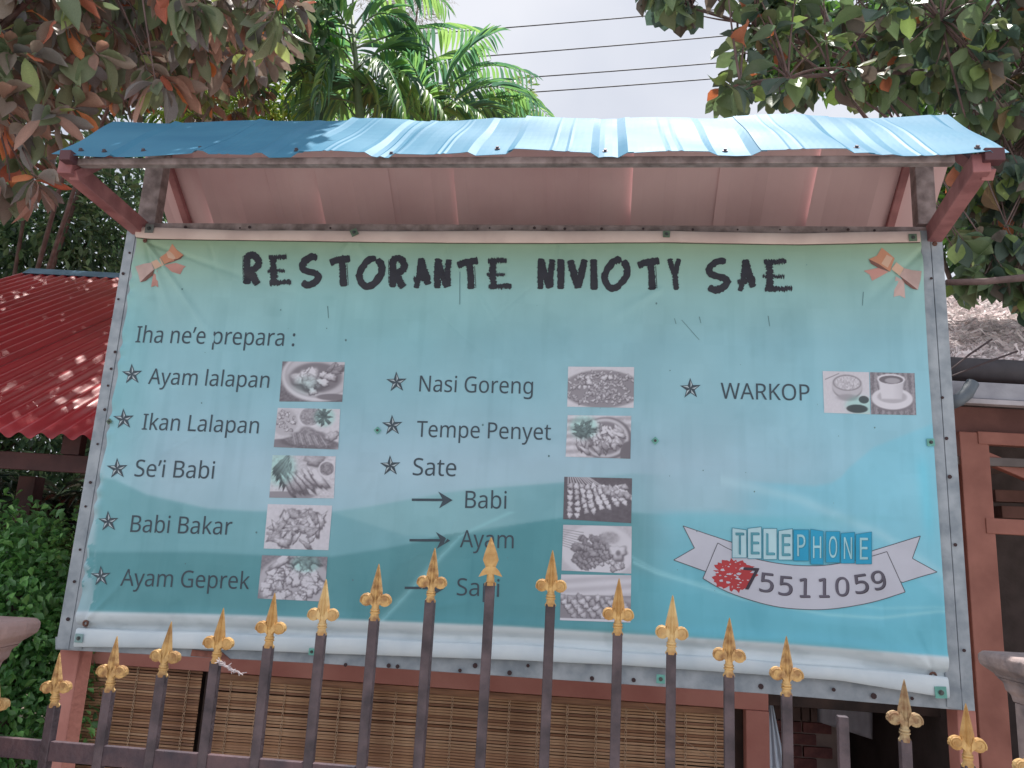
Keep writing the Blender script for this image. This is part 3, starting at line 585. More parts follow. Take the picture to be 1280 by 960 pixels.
PQ = [[(353.5, 452), (431.5, 453), (428, 502.5), (349.5, 502)], [(347.5, 510), (425.5, 511.5), (423, 562), (342.5, 559)], [(341, 569), (420, 570.5), (417.5, 623), (336.5, 622)], [(334.6, 630), (415.4, 632), (410.6, 687.7), (329.4, 685.6)], [(327.3, 694), (409.6, 696), (405, 752), (321.7, 748)],
      [(710.3, 458.4), (792.6, 459), (792, 510), (709, 508.5)], [(709.6, 519), (789, 520), (788, 573.5), (707, 571)], [(705.4, 596), (790, 598), (789, 654), (704, 649)], [(704, 656), (789.6, 658), (789, 717), (702, 713)], [(701.5, 718), (789, 719), (788, 778), (700, 775)],
      [(1028, 464), (1086, 465.5), (1087.5, 518), (1030, 516)], [(1087, 465.5), (1143, 466.6), (1145, 519), (1088.5, 518)]]
gi, gj = np.meshgrid(np.arange(GW-1), np.arange(GH-1)); g0 = (gj*GW+gi).ravel(); GF = np.stack([g0, g0+1, g0+GW+1, g0+GW], 1)[:, ::-1]
names = ['printed_food_picture']*10+['printed_drink_picture']*2
plabel = ['printed picture of plated rice and chicken', 'printed picture of grilled fish', 'printed picture of smoked meat slices', 'printed picture of roast pork pieces', 'printed picture of crushed fried chicken', 'printed picture of fried rice', 'printed picture of tempe in a bowl', 'printed picture of skewers on a dark ground', 'printed picture of skewers on a white plate', 'printed picture of skewers in sauce', 'printed picture of a tea glass with leaves', 'printed picture of a coffee cup and saucer']
for k, Q in enumerate(PQ):
    c = [np.array(sp(*p, C0)) for p in Q]; G = ((c[0]*((1-gx)*(1-gy))[..., None]+c[1]*(gx*(1-gy))[..., None]+c[2]*(gx*gy)[..., None]+c[3]*((1-gx)*gy)[..., None])).reshape(-1, 2)
    h = C0+wrinkle(G[:, 0], G[:, 1])+.0012
    V = np.array(SO)+np.outer(G[:, 0], np.array(E1))+np.outer(G[:, 1], np.array(E2))+np.outer(h, np.array(E3))
    tag(link(names[k], npmesh(names[k], V, GF, pic(k).reshape(-1, 3), True), banner, mprint), plabel[k])
# bows
peach = mat('bow_peach', lin((214, 152, 122)), .5, var=.05, nscale=9); peach2 = mat('bow_light', lin((222, 184, 160)), .5, var=.05); peach3 = mat('bow_dark', lin((132, 92, 84)), .5); peach4 = mat('bow_pink', lin((212, 156, 146)), .5); peach5 = mat('bow_pale', lin((214, 184, 178)), .5)
def bow(ox, oy, parts):
    root = None
    for i, (m, P) in enumerate(parts):
        o = flat('bow' if root is None else 'bow_fold', [[(ox+x/8, oy+y/8) for x, y in P]], m, .0014+i*.0003, root)
        root = root or o
    return root
bow(140, 280, [(peach4, [(530, 415), (640, 390), (740, 425), (715, 445), (685, 505), (600, 480)]), (peach4, [(410, 500), (460, 465), (465, 635), (430, 615), (390, 630)]),
    (peach, [(605, 200), (650, 260), (715, 310), (660, 355), (600, 380), (530, 405), (485, 335), (560, 280)]), (peach2, [(545, 285), (585, 250), (640, 345), (575, 375)]), (peach3, [(530, 405), (620, 360), (715, 308), (690, 350), (600, 385)]),
    (peach5, [(240, 430), (320, 400), (400, 390), (430, 460), (350, 520), (285, 585), (265, 500)]), (peach3, [(285, 585), (350, 520), (435, 460), (400, 515), (340, 572)]), (peach2, [(400, 385), (490, 345), (530, 415), (440, 460)])])
bow(1060, 280, [(peach4, [(155, 470), (300, 440), (405, 480), (240, 570), (215, 510)]), (peach5, [(480, 520), (560, 570), (570, 745), (515, 715), (455, 730)]),
    (peach, [(205, 355), (285, 320), (335, 240), (400, 290), (465, 345), (440, 410), (420, 480), (300, 410)]), (peach2, [(330, 400), (385, 310), (445, 340), (395, 440)]), (peach3, [(205, 355), (300, 400), (420, 480), (300, 442), (225, 400)]),
    (peach5, [(515, 515), (570, 440), (640, 465), (725, 480), (715, 570), (690, 665), (600, 590)]), (peach3, [(515, 515), (600, 585), (690, 665), (640, 655), (570, 600)]), (peach2, [(430, 455), (480, 385), (565, 440), (515, 515)])])
# telephone ribbon
rw = mat('ribbon_white', lin((206, 208, 222)), .5, var=.05); rl = mat('ribbon_line', lin((96, 96, 106)), .5)
def outline(P, w_, m, off, parent, closed=True):
    e = MB(); n = len(P)
    for i in range(n if closed else n-1):
        a = np.array(P[i], float); b = np.array(P[(i+1) % n], float); d = b-a; ln = np.linalg.norm(d)+1e-6; nr = np.array([-d[1], d[0]])/ln*w_/2
        e.add([SB(*sp(*q, C0), off) for q in (a-nr, b-nr, b+nr, a+nr)], [(0, 1, 2, 3)])
    return e.obj('ribbon_outline', m, parent)
Lt = [(853.8, 657.4), (885, 668), (915, 678), (930, 700), (905, 718), (880, 713.7), (842, 700), (868, 685)]
Rt = [(1080, 695), (1090, 688.5), (1150, 670), (1140, 698), (1171, 715), (1150, 721), (1128, 728), (1110, 722)]
topc = smooth_line([(897, 678.7), (915, 688), (946, 699), (986, 706), (1026, 707), (1060, 702), (1090, 695), (1108, 689.5)], 30); botc = smooth_line([(1131, 740), (1100, 750), (1074, 756), (1040, 761), (1010, 761.8), (975, 759), (941, 751), (905, 738), (878.5, 723)], 30)
rib = flat('ribbon', [Lt, Rt], rw, .0012); outline(Lt, .9, rl, .0015, rib); outline(Rt, .9, rl, .0015, rib)
e = MB(); bc = botc[::-1]; vs = []
for a, b in zip(topc, bc): vs += [SB(*sp(*a, C0), .0018), SB(*sp(*b, C0), .0018)]
e.add(vs, [(2*i, 2*i+1, 2*i+3, 2*i+2) for i in range(29)]); e.obj('ribbon_centre', rw, rib)
outline(list(map(tuple, topc))+list(map(tuple, botc)), .9, rl, .0021, rib)
red = mat('red_stamp', lin((196, 62, 68)), .5, var=.1)
r = np.random.default_rng(3); P = []
for k in range(60):
    an = k/60*2*math.pi; rr = 1+.10*r.normal(); P.append((917+26*rr*math.cos(an)+.2*r.normal(), 719+19*rr*math.sin(an)))
stamp = flat('red_stamp', [[(917, 719), P[k], P[(k+1) % 60]] for k in range(60)], red, .0024)
sc_ = []
for k in range(34):
    an = r.random()*6.28; q = r.random()**.6; cx = 917+23*q*math.cos(an); cy = 719+17*q*math.sin(an); ln = .6+2.6*r.random()**2; ro = r.random()*6.28; sc_.append([(cx+ln*(.7+.5*r.random())*math.cos(ro+t)*(1.5 if j_ % 2 else .8), cy+ln*.6*math.sin(ro+t)) for j_, t in enumerate((0, 1., 2.2, 3.1, 4.4, 5.3))])
flat('stamp_gap', sc_, rw, .0027, stamp)
dk = mat('number_shadow', lin((66, 56, 72)), .5); dk2 = mat('number_ink', lin((104, 100, 116)), .5)
def glyph(ch, cx, cy, h, wd, rot, m, off, name, parent=None, shear=0.):
    v, f = text_mesh(ch, DIGITS if ch in '1579' else None); xs = [q[0] for q in v]; ys = [q[1] for q in v]; x0, x1, y0, y1 = min(xs), max(xs), min(ys), max(ys); c_, s_ = math.cos(math.radians(rot)), math.sin(math.radians(rot)); W = []
    for (x, y, _) in v:
        X = ((x-x0)/(x1-x0)-.5)*wd; Y = ((y-y0)/(y1-y0)-.5)*h; X += shear*Y; W.append(SB(*sp(cx+X*c_+Y*s_*1, cy-(Y*c_-X*s_), C0), off))
    me = bpy.data.meshes.new(name); me.from_pydata([tuple(q) for q in W], [], f); me.update(); return link(name, me, parent or banner, m)
glyph('7', 937.5, 723.5, 27, 19, 4, dk, .0030, 'number', None); glyph('7', 938.3, 722.5, 26, 19, 4, dk, .0033, 'number')
for ch, x, y, rt in [('5', 958, 728, 6), ('5', 981.5, 732, 4), ('1', 1005.5, 734.5, 1), ('1', 1029.5, 734.5, 0), ('0', 1052, 733, -2), ('5', 1076, 729.5, -8), ('9', 1097.5, 725, -12)]:
    wd = 17 if ch != '1' else 13
    glyph(ch, x+.9, y+.8, 24, wd, rt, dk, .0027, 'number_shade'); glyph(ch, x, y, 24, wd, rt, dk2, .0031, 'number')
tw = mat('tile_white', lin((190, 226, 236)), .5, var=.05); tb = mat('tile_blue', lin((34, 166, 210)), .5, var=.05); tl = mat('tile_letter', lin((96, 170, 188)), .5); tl2 = mat('tile_letter_pale', lin((176, 226, 236)), .5); te = mat('tile_edge', lin((60, 150, 176)), .5)
tx = [(282, 350), (355, 420), (428, 492), (500, 566), (570, 642), (650, 710), (722, 787), (792, 857), (862, 937)]
ty = [(42, 178), (36, 182), (40, 186), (46, 188), (46, 192), (48, 208), (54, 200), (60, 204), (62, 207)]
for k, ch in enumerate('TELEPHONE'):
    (a, b), (t, bo) = tx[k], ty[k]; sk = (-5, 4, 0, 5, 0, -5, 0, 3, 6)[k]; q = lambda x, y: (840+x/3.765, 650+y/3.765)
    P = [q(a, t+sk), q(b, t-sk), q(b, bo), q(a, bo)]; m1, m2 = ((tw, tl) if k < 4 else (tb, tl2))
    tile = flat('telephone_tile', [P], m1, .0030+k*.0001); cx, cy = q((a+b)/2, (t+bo)/2); outlineP = [(x, y) for x, y in P]
    e = MB(); 
    for i in range(4):
        p0, p1 = np.array(P[i]), np.array(P[(i+1) % 4]); d = p1-p0; nr = np.array([-d[1], d[0]])/np.linalg.norm(d)*.35
        e.add([SB(*sp(*z, C0), .0042) for z in (p0-nr, p1-nr, p1+nr, p0+nr)], [(0, 1, 2, 3)])
    e.obj('tile_border', te, tile)
    glyph(ch, cx+.9, cy+.6, 27, 10.5, 0, te, .0044, 'tile_letter_shade', tile); glyph(ch, cx, cy, 27, 10, 0, m2, .0047, 'tile_letter', tile)
# eyelets, washers, bolts
grn = mat('green_washer', lin((120, 190, 178)), .5, var=.12, nscale=50); boltm = mat('bolt', lin((96, 100, 100)), .45, .5)
def washer(px, py, s=1., m=grn, rot=0.):
    z0 = .013 if py < 300 else .021 if py > 790 else .003; a, b = sp(px, py, C0+z0); h = .0125*s
    P = [SB(a, b)+E3*z0+(E1*math.cos(t)+E2*math.sin(t))*h*1.414 for t in [math.pi/4+rot+q*math.pi/2 for q in range(4)]]
    o = MB().prism(P, E3*.0025).obj('washer', m, banner, bevel=.0006); e = MB(); c = SB(a, b)+E3*(z0+.0026)
    e.tube([c, c+E3*.003], .006*s, 8); e.tube([c+E3*.003, c+E3*.007], .0035*s, 6); e.obj('bolt', boltm, o)
olive = mat('old_green_washer', lin((110, 132, 112)), .6, var=.2, nscale=50)
for p, s, m_, r_ in [((187, 286), 1.4, mat('grey_washer', lin((130, 136, 134)), .6), 0), ((443, 291), 1.1, olive, .5), ((833, 293), 1.0, olive, 0), ((1141, 297), 1.1, olive, .02), ((1163, 553), 1.0, grn, .05), ((1177, 866), 1.4, grn, .05), ((826, 849), 1.1, grn, 0), ((389, 815), .9, grn, 0), ((97, 798), 1.2, mat('dull_washer', lin((150, 184, 186)), .6), 0), ((137, 527), .7, olive, .7), ((472, 538), .8, grn, .78), ((819, 551), .8, grn, .78)]:
    washer(*p, s, m_, r_)
rustring = mat('rusty_eyelet', lin((120, 84, 74)), .7, .3, nscale=60)
for px, py in ((108, 779), (183, 302), (1168, 845), (1167, 306)):
    a, b = sp(px, py, C0); c = SB(a, b)+E3*.010; e = MB(); R_ = .0085 if py > 600 else .005; pts = [c+(E1*math.cos(t)+E2*math.sin(t))*R_ for t in np.linspace(0, 2*math.pi, 15)]; e.tube(pts, .004, 6, False); e.obj('eyelet', rustring, banner, True)
sp_ = MB(); r = np.random.default_rng(12)
for k in range(46):
    x = 150+r.random()*1000; y = 330+r.random()*430; s = .4+r.random()**3*1.1; sp_.add([SB(*sp(x+s*math.cos(t), y+s*math.sin(t)*1.2, C0), .0011) for t in np.linspace(0, 6.28, 7)[:-1]], [tuple(range(6))])
for x0, y0, x1, y1 in [(575, 340, 575, 381), (1079, 365, 1078, 382), (845, 405, 843, 398), (852, 400, 874, 425), (874, 396, 876, 404), (410, 383, 411, 398), (960, 395, 962, 408)]:
    sp_.add([SB(*sp(*q, C0), .0011) for q in ((x0-.5, y0), (x0+.5, y0), (x1+.4, y1), (x1-.4, y1))], [(0, 1, 2, 3)])
sp_.obj('dirt_specks', mat('dirt', lin((112, 148, 156)), .8), banner, kind='stuff')
# ------------------------------------------------------------------ spearhead fence
fmet = mat('fence_steel', lin((96, 82, 88)), .55, .15, var=.2, nscale=22, col2=lin((62, 54, 60)), bump=.25, bscale=120)
gold = mat('gold_paint', lin((212, 174, 114)), .5, .08, nscale=40, col2=lin((178, 134, 80)), bump=.2, bscale=160)
goldworn = mat('worn_gold_paint', lin((190, 168, 130)), .7, .1, nscale=60, col2=lin((140, 104, 76)), bump=.3, bscale=160)
FY = -.10; FO = Vector((0, 1.50, 0)); FN = Vector((math.sin(FY), -math.cos(FY), 0)); FE = Vector((math.cos(FY), math.sin(FY), 0))
def fp(px, py, off=0.): return onplane(px, py, FO+FN*off, FN)
fence = empty('spearhead_fence', (0, 1.5, 1.0), 'low dark steel fence with gold spearhead tips rising to an arch before the banner', 'fence')
def volute(e, cx, cz, R_, sgn):
    # a scroll: fat disc with a raised spiral lip
    n = 12; vs = []; th = .0075
    for y in (-1, 1):
        for k in range(n): t = 2*math.pi*k/n; vs.append((cx+R_*math.cos(t), y*th*.55, cz+R_*math.sin(t)))
        for k in range(n): t = 2*math.pi*k/n; vs.append((cx+R_*.62*math.cos(t), y*th, cz+R_*.62*math.sin(t)))
        vs.append((cx, y*th*.8, cz))
    m = 2*n+1; fs = []
    for k in range(n):
        q = (k+1) % n
        fs += [(k, q, n+q, n+k), (n+k, n+q, 2*n), (m+q, m+k, m+n+k, m+n+q), (m+n+q, m+n+k, m+2*n), (k, m+k, m+q, q)]
    e.add(vs, fs)
    for y in (-1, 1):
        pts = [(cx+sgn*R_*(.95-.75*t/9.)*math.cos(-.5+t*sgn*0+t*.9), y*(th*.95), cz+R_*(.95-.75*t/9.)*math.sin(-.5+t*.9)) for t in np.linspace(0, 8, 18)]
        e.tube(pts, .0013, 5, False)
def fleur(wr=0.):
    e = MB(); T = .106
    # blade: four-sided spike with a fluted face
    def blade(stn, fl=.5):
        vs = []; m = 8
        for z, hw, th in stn:
            vs += [(-hw, 0, z), (-hw*.55, -th*.62, z), (-hw*.26, -th*.5, z), (0, -th, z), (hw*.26, -th*.5, z), (hw*.55, -th*.62, z), (hw, 0, z), (hw*.5, th*.6, z), (0, th, z), (-hw*.5, th*.6, z)]
        m = 10; fs = [(i*m+k, i*m+(k+1) % m, (i+1)*m+(k+1) % m, (i+1)*m+k) for i in range(len(stn)-1) for k in range(m)]
        fs += [tuple(range(m))[::-1], tuple((len(stn)-1)*m+k for k in range(m))]; e.add(vs, fs)
    blade([(.030, .0050, .006), (.036, .0085, .009), (.045, .0120, .0105), (.055, .0118, .0105), (.070, .0088, .009), (.088, .0050, .006), (.102, .0018, .0025), (.106, .0004, .0006)])
    volute(e, -.0178, .0385, .0122, -1); volute(e, .0178, .0385, .0122, 1)
    prof = [(.0105, 0), (.011, .003), (.0085, .007), (.0075, .012), (.0095, .0135), (.0098, .0155), (.0075, .017), (.0092, .0185), (.0092, .0205), (.0072, .0225), (.0066, .028), (.0078, .034), (.006, .042)]
    n = 12; vs = [(r_*math.cos(2*math.pi*k/n), r_*math.sin(2*math.pi*k/n), z) for r_, z in prof for k in range(n)]
    e.add(vs, [(i*n+k, i*n+(k+1) % n, (i+1)*n+(k+1) % n, (i+1)*n+k) for i in range(len(prof)-1) for k in range(n)]+[tuple(range(n))[::-1]])
    for sgn in (-1, 1):                       # tear leaves between blade and scroll
        e.add([(sgn*.004, -.0075, .026), (sgn*.0125, -.008, .034), (sgn*.009, -.0095, .050), (sgn*.0045, -.009, .040), (sgn*.004, .0075, .026), (sgn*.0125, .008, .034), (sgn*.009, .0095, .050), (sgn*.0045, .009, .040)], [(0, 1, 2, 3), (7, 6, 5, 4), (0, 4, 5, 1), (1, 5, 6, 2), (2, 6, 7, 3), (3, 7, 4, 0)])
    return e.mesh('finial')
def spear():
    e = MB()
    for stn in ([(.026, .006, .006), (.033, .0095, .007), (.048, .0158, .0085), (.060, .0128, .008), (.078, .0064, .005), (.092, .0010, .001)],):
        vs = []
        for z, hw, th in stn: vs += [(-hw, 0, z), (0, -th, z), (hw, 0, z), (0, th, z)]
        e.add(vs, [(i*4+k, i*4+(k+1) % 4, (i+1)*4+(k+1) % 4, (i+1)*4+k) for i in range(len(stn)-1) for k in range(4)]+[(3, 2, 1, 0), (20, 21, 22, 23)])
    for sg in (-1, 1): e.prism([(0, -.006, .020), (sg*.008, -.006, .0195), (sg*.0235, -.005, .0150), (sg*.0165, -.006, .027), (sg*.009, -.006, .0345), (0, -.006, .036)], (0, .012, 0))
    prof = [(.0115, -.002), (.0115, .003), (.008, .006), (.0075, .016), (.006, .028)]; n = 12
    e.add([(r_*math.cos(2*math.pi*k/n), r_*math.sin(2*math.pi*k/n), z) for r_, z in prof for k in range(n)], [(i*n+k, i*n+(k+1) % n, (i+1)*n+(k+1) % n, (i+1)*n+k) for i in range(len(prof)-1) for k in range(n)]+[tuple(range(n))[::-1]])
    return e.mesh('finial')
FM = fleur(); FM.materials.append(gold); FM2 = FM.copy(); FM2.materials.clear(); FM2.materials.append(goldworn); 
FMS = [FM]
for nm_, c1, c2, ns_ in (('gold_paint_dull', (204, 168, 112), (150, 110, 70), 26), ('gold_paint_brown_wear', (212, 174, 116), (156, 116, 76), 55), ('gold_paint_pale', (218, 188, 134), (184, 140, 88), 18)):
    q_ = FM.copy(); q_.materials.clear(); q_.materials.append(mat(nm_, lin(c1), .55, .08, nscale=ns_, col2=lin(c2), bump=.3, bscale=120, lo=.42, hi=.62)); FMS.append(q_)
SPM = spear(); SPM.materials.append(gold)
tips = [(75, 813, 68, 881), (147, 792, 137, 862), (215, 774, 203, 843), (280, 757, 270, 826), (344, 738, 336, 807), (408, 721, 402, 791), (474, 702, 468, 773), (544, 682, 538, 750), (614, 669, 613, 728), (691, 685, 688, 755), (774, 720, 772, 791), (841, 741, 839, 815), (912, 769, 911, 843), (983, 792, 983, 867), (1057, 0, 1053, 895), (1130, 846, 1131, 924), (1207, 876, 1210, 956), (1287, 905, 1291, 985), (1368, 935, 1374, 1016)]
tips = [(-2, 834, -10, 903), (-76, 856, -86, 925)][::-1]+tips
RAILZ = None
for i, (tx_, ty_, bx_, by_) in enumerate(tips):
    B = fp(bx_, by_); stub = ty_ == 0
    hb = .0089
    rot = Matrix.Rotation(FY+random.uniform(-.12, .12), 4, 'Z')
    pk = MB().box((B.x, B.y, (B.z+1.02)/2), rot@Vector((hb, 0, 0)), rot@Vector((0, hb, 0)), Vector((0, 0, (B.z-1.02)/2))).obj('picket', fmet, fence, bevel=.0015)
    if stub: continue
    Tp = fp(tx_, ty_); h = (Tp-B).length
    sp_m = SPM if (tx_ == 614) else (FM2 if tx_ in (1130,) else FMS[(i*7+i//3) % 4])
    base = .092 if sp_m is SPM else .106
    d = (Tp-B).normalized(); q = Vector((0, 0, 1)).rotation_difference(d).to_matrix().to_4x4()
    inst('finial', sp_m, Matrix.Translation(B-d*.004) @ q @ Matrix.Rotation(FY+random.uniform(-.14, .14), 4, 'Z') @ Matrix.Scale(h/base, 4), pk)
ra, rb = fp(-100, 936), fp(1400, 1000)
A, B = fp(0, 931.5), fp(460, 946); zr = (A.z+B.z)/2-.0185
P0 = FO+FE*-2.2+Vector((0, 0, zr)); P1 = FO+FE*2.2+Vector((0, 0, zr)); P0.z = P1.z = zr
MB().bar(P0+FN*.0, P1+FN*.0, .035, .012, Vector((0, 0, 1))).obj('rail', mat('rail_steel', lin((104, 80, 84)), .6, .1, nscale=14, col2=lin((62, 54, 64)), bump=.3, bscale=100), fence, bevel=.0015)
P0.z = P1.z = 1.10
MB().bar(P0, P1, .035, .012, Vector((0, 0, 1))).obj('rail', MATS['rail_steel'], fence, bevel=.0015)
# scrap of white netting caught on the fourth tip
e = MB(); c = fp(272, 826, .02); q = fp(300, 843, .02); r = np.random.default_rng(2)
for k in range(7):
    pts = [c.lerp(q, t)+Vector((r.normal()*.0022, r.normal()*.002, r.normal()*.0025)) for t in np.linspace(0, 1, 9)]; e.tube(pts, .0007, 4)
for k in range(12):
    t = r.random(); p = c.lerp(q, t); e.tube([p, p+Vector((r.normal()*.006, 0, r.normal()*.005))], .0007, 4)
o = e.obj('net_scrap', mat('white_thread', lin((205, 195, 200)), .8)); tag(o, 'scrap of white thread netting caught under the gold tip fourth from the left', 'thread scrap')

# ------------------------------------------------------------------ gate pillars (capitals at both picture edges)
pst = mat('pinkish_concrete', lin((176, 146, 142)), .9, var=.15, nscale=7, col2=lin((146, 120, 116)), bump=.5, bscale=50)
gst = mat('weathered_stone', lin((196, 172, 166)), .9, var=.15, nscale=14, col2=lin((130, 120, 122)), bump=.6, bscale=50)
def pillar(cx, cy, ztop, half, m, label):
    p = empty('gate_pillar', (cx, cy, 0), label, 'pillar')
    def lathe(prof, nm):
        e = MB(); vs = [(cx+sx*r_, cy+sy*r_, z) for r_, z in prof for sx, sy in ((-1, -1), (1, -1), (1, 1), (-1, 1))]
        e.add(vs, [(i*4+k, i*4+(k+1) % 4, (i+1)*4+(k+1) % 4, (i+1)*4+k) for i in range(len(prof)-1) for k in range(4)]+[(3, 2, 1, 0), tuple(len(vs)-4+k for k in range(4))])
        e.obj(nm, m, p, bevel=.003)
    h = half
    lathe([(h*.90, ztop-.052), (h*.91, ztop-.046), (h*.99, ztop-.030), (h, ztop-.02), (h, ztop-.008), (h*.97, ztop)], 'capital_slab')
    lathe([(h*.81, ztop-.10), (h*.82, ztop-.085), (h*.85, ztop-.078), (h*.86, ztop-.062), (h*.90, ztop-.0525)], 'capital_moulding')
    lathe([(h*.80, 0), (h*.80, ztop-.1005)], 'shaft')
    return p
a = ptY(53, 772, 1.72); pillar(a.x-.23, 1.72-.23, a.z, .23, pst, 'pinkish concrete gate pillar with moulded capital, cut by the left picture edge')
a = ptY(1221, 812, 1.80); pillar(a.x+.23, 1.80-.23, a.z, .23, gst, 'weathered grey stone pillar capital, cut by the right picture edge')

# ------------------------------------------------------------------ house with bamboo blinds
house = empty('house', (0, 4.2, 0), 'salmon painted house behind the signboard with blind-covered windows and a dark doorway', 'house')
HYAW = -.09; HO = Vector((0, 3.9, 0)); HN = Vector((math.sin(HYAW), -math.cos(HYAW), 0)); HE = Vector((math.cos(HYAW), math.sin(HYAW), 0))
def hp_(px, py, off=0.): return onplane(px, py, HO+HN*off, HN)
def hc(P): return (P-HO).dot(HE)
def HP(a, z, off=0.): return HO+HE*a+HN*off+Vector((0, 0, z))
salm2 = mat('salmon_wall_paint', lin((196, 136, 124)), .8, nscale=3, col2=lin((174, 112, 102)), bump=.15, bscale=40)
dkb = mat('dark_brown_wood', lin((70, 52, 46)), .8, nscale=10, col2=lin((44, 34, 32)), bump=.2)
def hbox(nm, a0, a1, z0, z1, o0, o1, m, bevel=.003): return MB().box(HP((a0+a1)/2, (z0+z1)/2, (o0+o1)/2), HE*((a1-a0)/2), HN*((o1-o0)/2), Vector((0, 0, (z1-z0)/2))).obj(nm, m, house, bevel=bevel)
aL = hc(hp_(78, 870)); aR = hc(hp_(1180, 930)); zt = hp_(450, 852).z
pa, pb = hc(hp_(931, 920)), hc(hp_(960, 920)); 
print('house', aL, aR, zt, pa, pb)
hbox('top_beam', aL-.05, pb, zt, zt+.16, -.06, .02, salm2)
hbox('door_lintel', pb+.001, aR+.3, zt+.02, zt+.16, -.06, -.01, dkb)
hbox('window_post', pa, pb, 0, zt-.001, -.06, .03, salm2)
hbox('window_post', aL-.05, aL+.02, 0, zt-.001, -.06, .02, salm2)
m0, m1 = hc(hp_(247, 900)), hc(hp_(262, 900))
hbox('window_post', m0, m1, 0, zt-.001, -.08, -.03, dkb)
hbox('window_post', pa-.06, pa-.001, 0, zt-.001, -.08, -.03, dkb)
hbox('sill_wall', aL+.021, pa-.061, 0, .25, -.07, .0, salm2)
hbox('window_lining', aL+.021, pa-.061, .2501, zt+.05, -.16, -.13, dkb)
hbox('upper_wall', aL-.05, aR+.3, zt+.161, zt+1.15, -.12, -.02, salm2)
hbox('added_roof_slab', aL-.1, aR+.35, zt+1.151, zt+1.19, -3.2, .25, mat('added_slab_grey', lin((120, 110, 108)), .6, .3))  # hidden slab, added to keep the rooms below dark
hbox('side_wall', aL-.05, aL+.03, 0, zt+1.149, -3.2, -.13, salm2)
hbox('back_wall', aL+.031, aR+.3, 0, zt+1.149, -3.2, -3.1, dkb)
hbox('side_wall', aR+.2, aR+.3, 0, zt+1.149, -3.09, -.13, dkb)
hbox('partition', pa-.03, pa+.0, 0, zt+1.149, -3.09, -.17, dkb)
# things seen in the doorway
brk = mat('dark_brick', lin((168, 110, 106)), .85, nscale=20, col2=lin((132, 88, 88)), bump=.3)
mort = mat('mortar', lin((186, 164, 158)), .95)
bo = -.9
def hq(px, py, off): P = hp_(px, py, off); return hc(P), P.z
b0, z0_ = hq(965, 960, bo); b1, z1_ = hq(1052, 905, bo); zbt = z1_
wall = tag(MB().box(HP((b0+b1)/2, zbt/2, bo-.05), HE*((b1-b0)/2), HN*.04, Vector((0, 0, zbt/2))).obj('brick_wall', mort), 'low dark brick wall inside the doorway beneath wooden planks', 'brick wall')
BM = MB().box((0, 0, 0), (.077, 0, 0), (0, .02, 0), (0, 0, .027)).mesh('brick'); BM.materials.append(brk)
Mr = Matrix.Rotation(HYAW, 4, 'Z'); row = 0; z = zbt-.030
while z > .5:
    a = b0+(.0 if row % 2 else .085)
    while a < b1-.06:
        if row < 14: inst('brick', BM, Matrix.Translation(HP(a+.0, z, bo-.006+random.uniform(-.003, .003))) @ Mr, wall)
        a += .166
    z -= .064; row += 1
a0, zt0 = hq(962, 868, bo+.02)
for k in range(7):
    a = a0+k*.05; MB().box(HP(a, zbt+.35, bo), HE*.021, HN*.012, Vector((0, 0, .345))).obj('plank', mat('grey_plank', lin((150, 124, 118)), .85, nscale=10, bump=.3), house)
cl = MB(); n = 10
for j in range(7):
    for i in range(n):
        px = 1022+68*i/(n-1); py = 872+ (30+ 22*(i/(n-1)))*j/6; P = hp_(px, py, -.5+.02*math.sin(i*1.7)); cl.v.append(tuple(P))
cl.f = [(j*n+i, j*n+i+1, (j+1)*n+i+1, (j+1)*n+i) for j in range(6) for i in range(n-1)]
o = cl.obj('hanging_cloth', mat('grey_cloth', lin((180, 176, 186)), .9), None, True); s_ = o.modifiers.new('thick', 'SOLIDIFY'); s_.thickness = .004; tag(o, 'grey cloth hanging in the upper part of the dark doorway', 'cloth')
cl = MB(); n = 8
for j in range(9):
    for i in range(n):
        t = j/8; px = 961+(3+22*t)*i/(n-1); py = 872+110*t; P = hp_(px, py, -.10+.012*math.sin(i*2.2+t)); cl.v.append(tuple(P))
cl.f = [(j*n+i, j*n+i+1, (j+1)*n+i+1, (j+1)*n+i) for j in range(8) for i in range(n-1)]
o = cl.obj('door_curtain', mat('pale_blue_cloth', lin((214, 228, 244)), .9), None, True); s_ = o.modifiers.new('thick', 'SOLIDIFY'); s_.thickness = .003; tag(o, 'pale blue curtain edge beside the salmon post of the doorway', 'curtain')
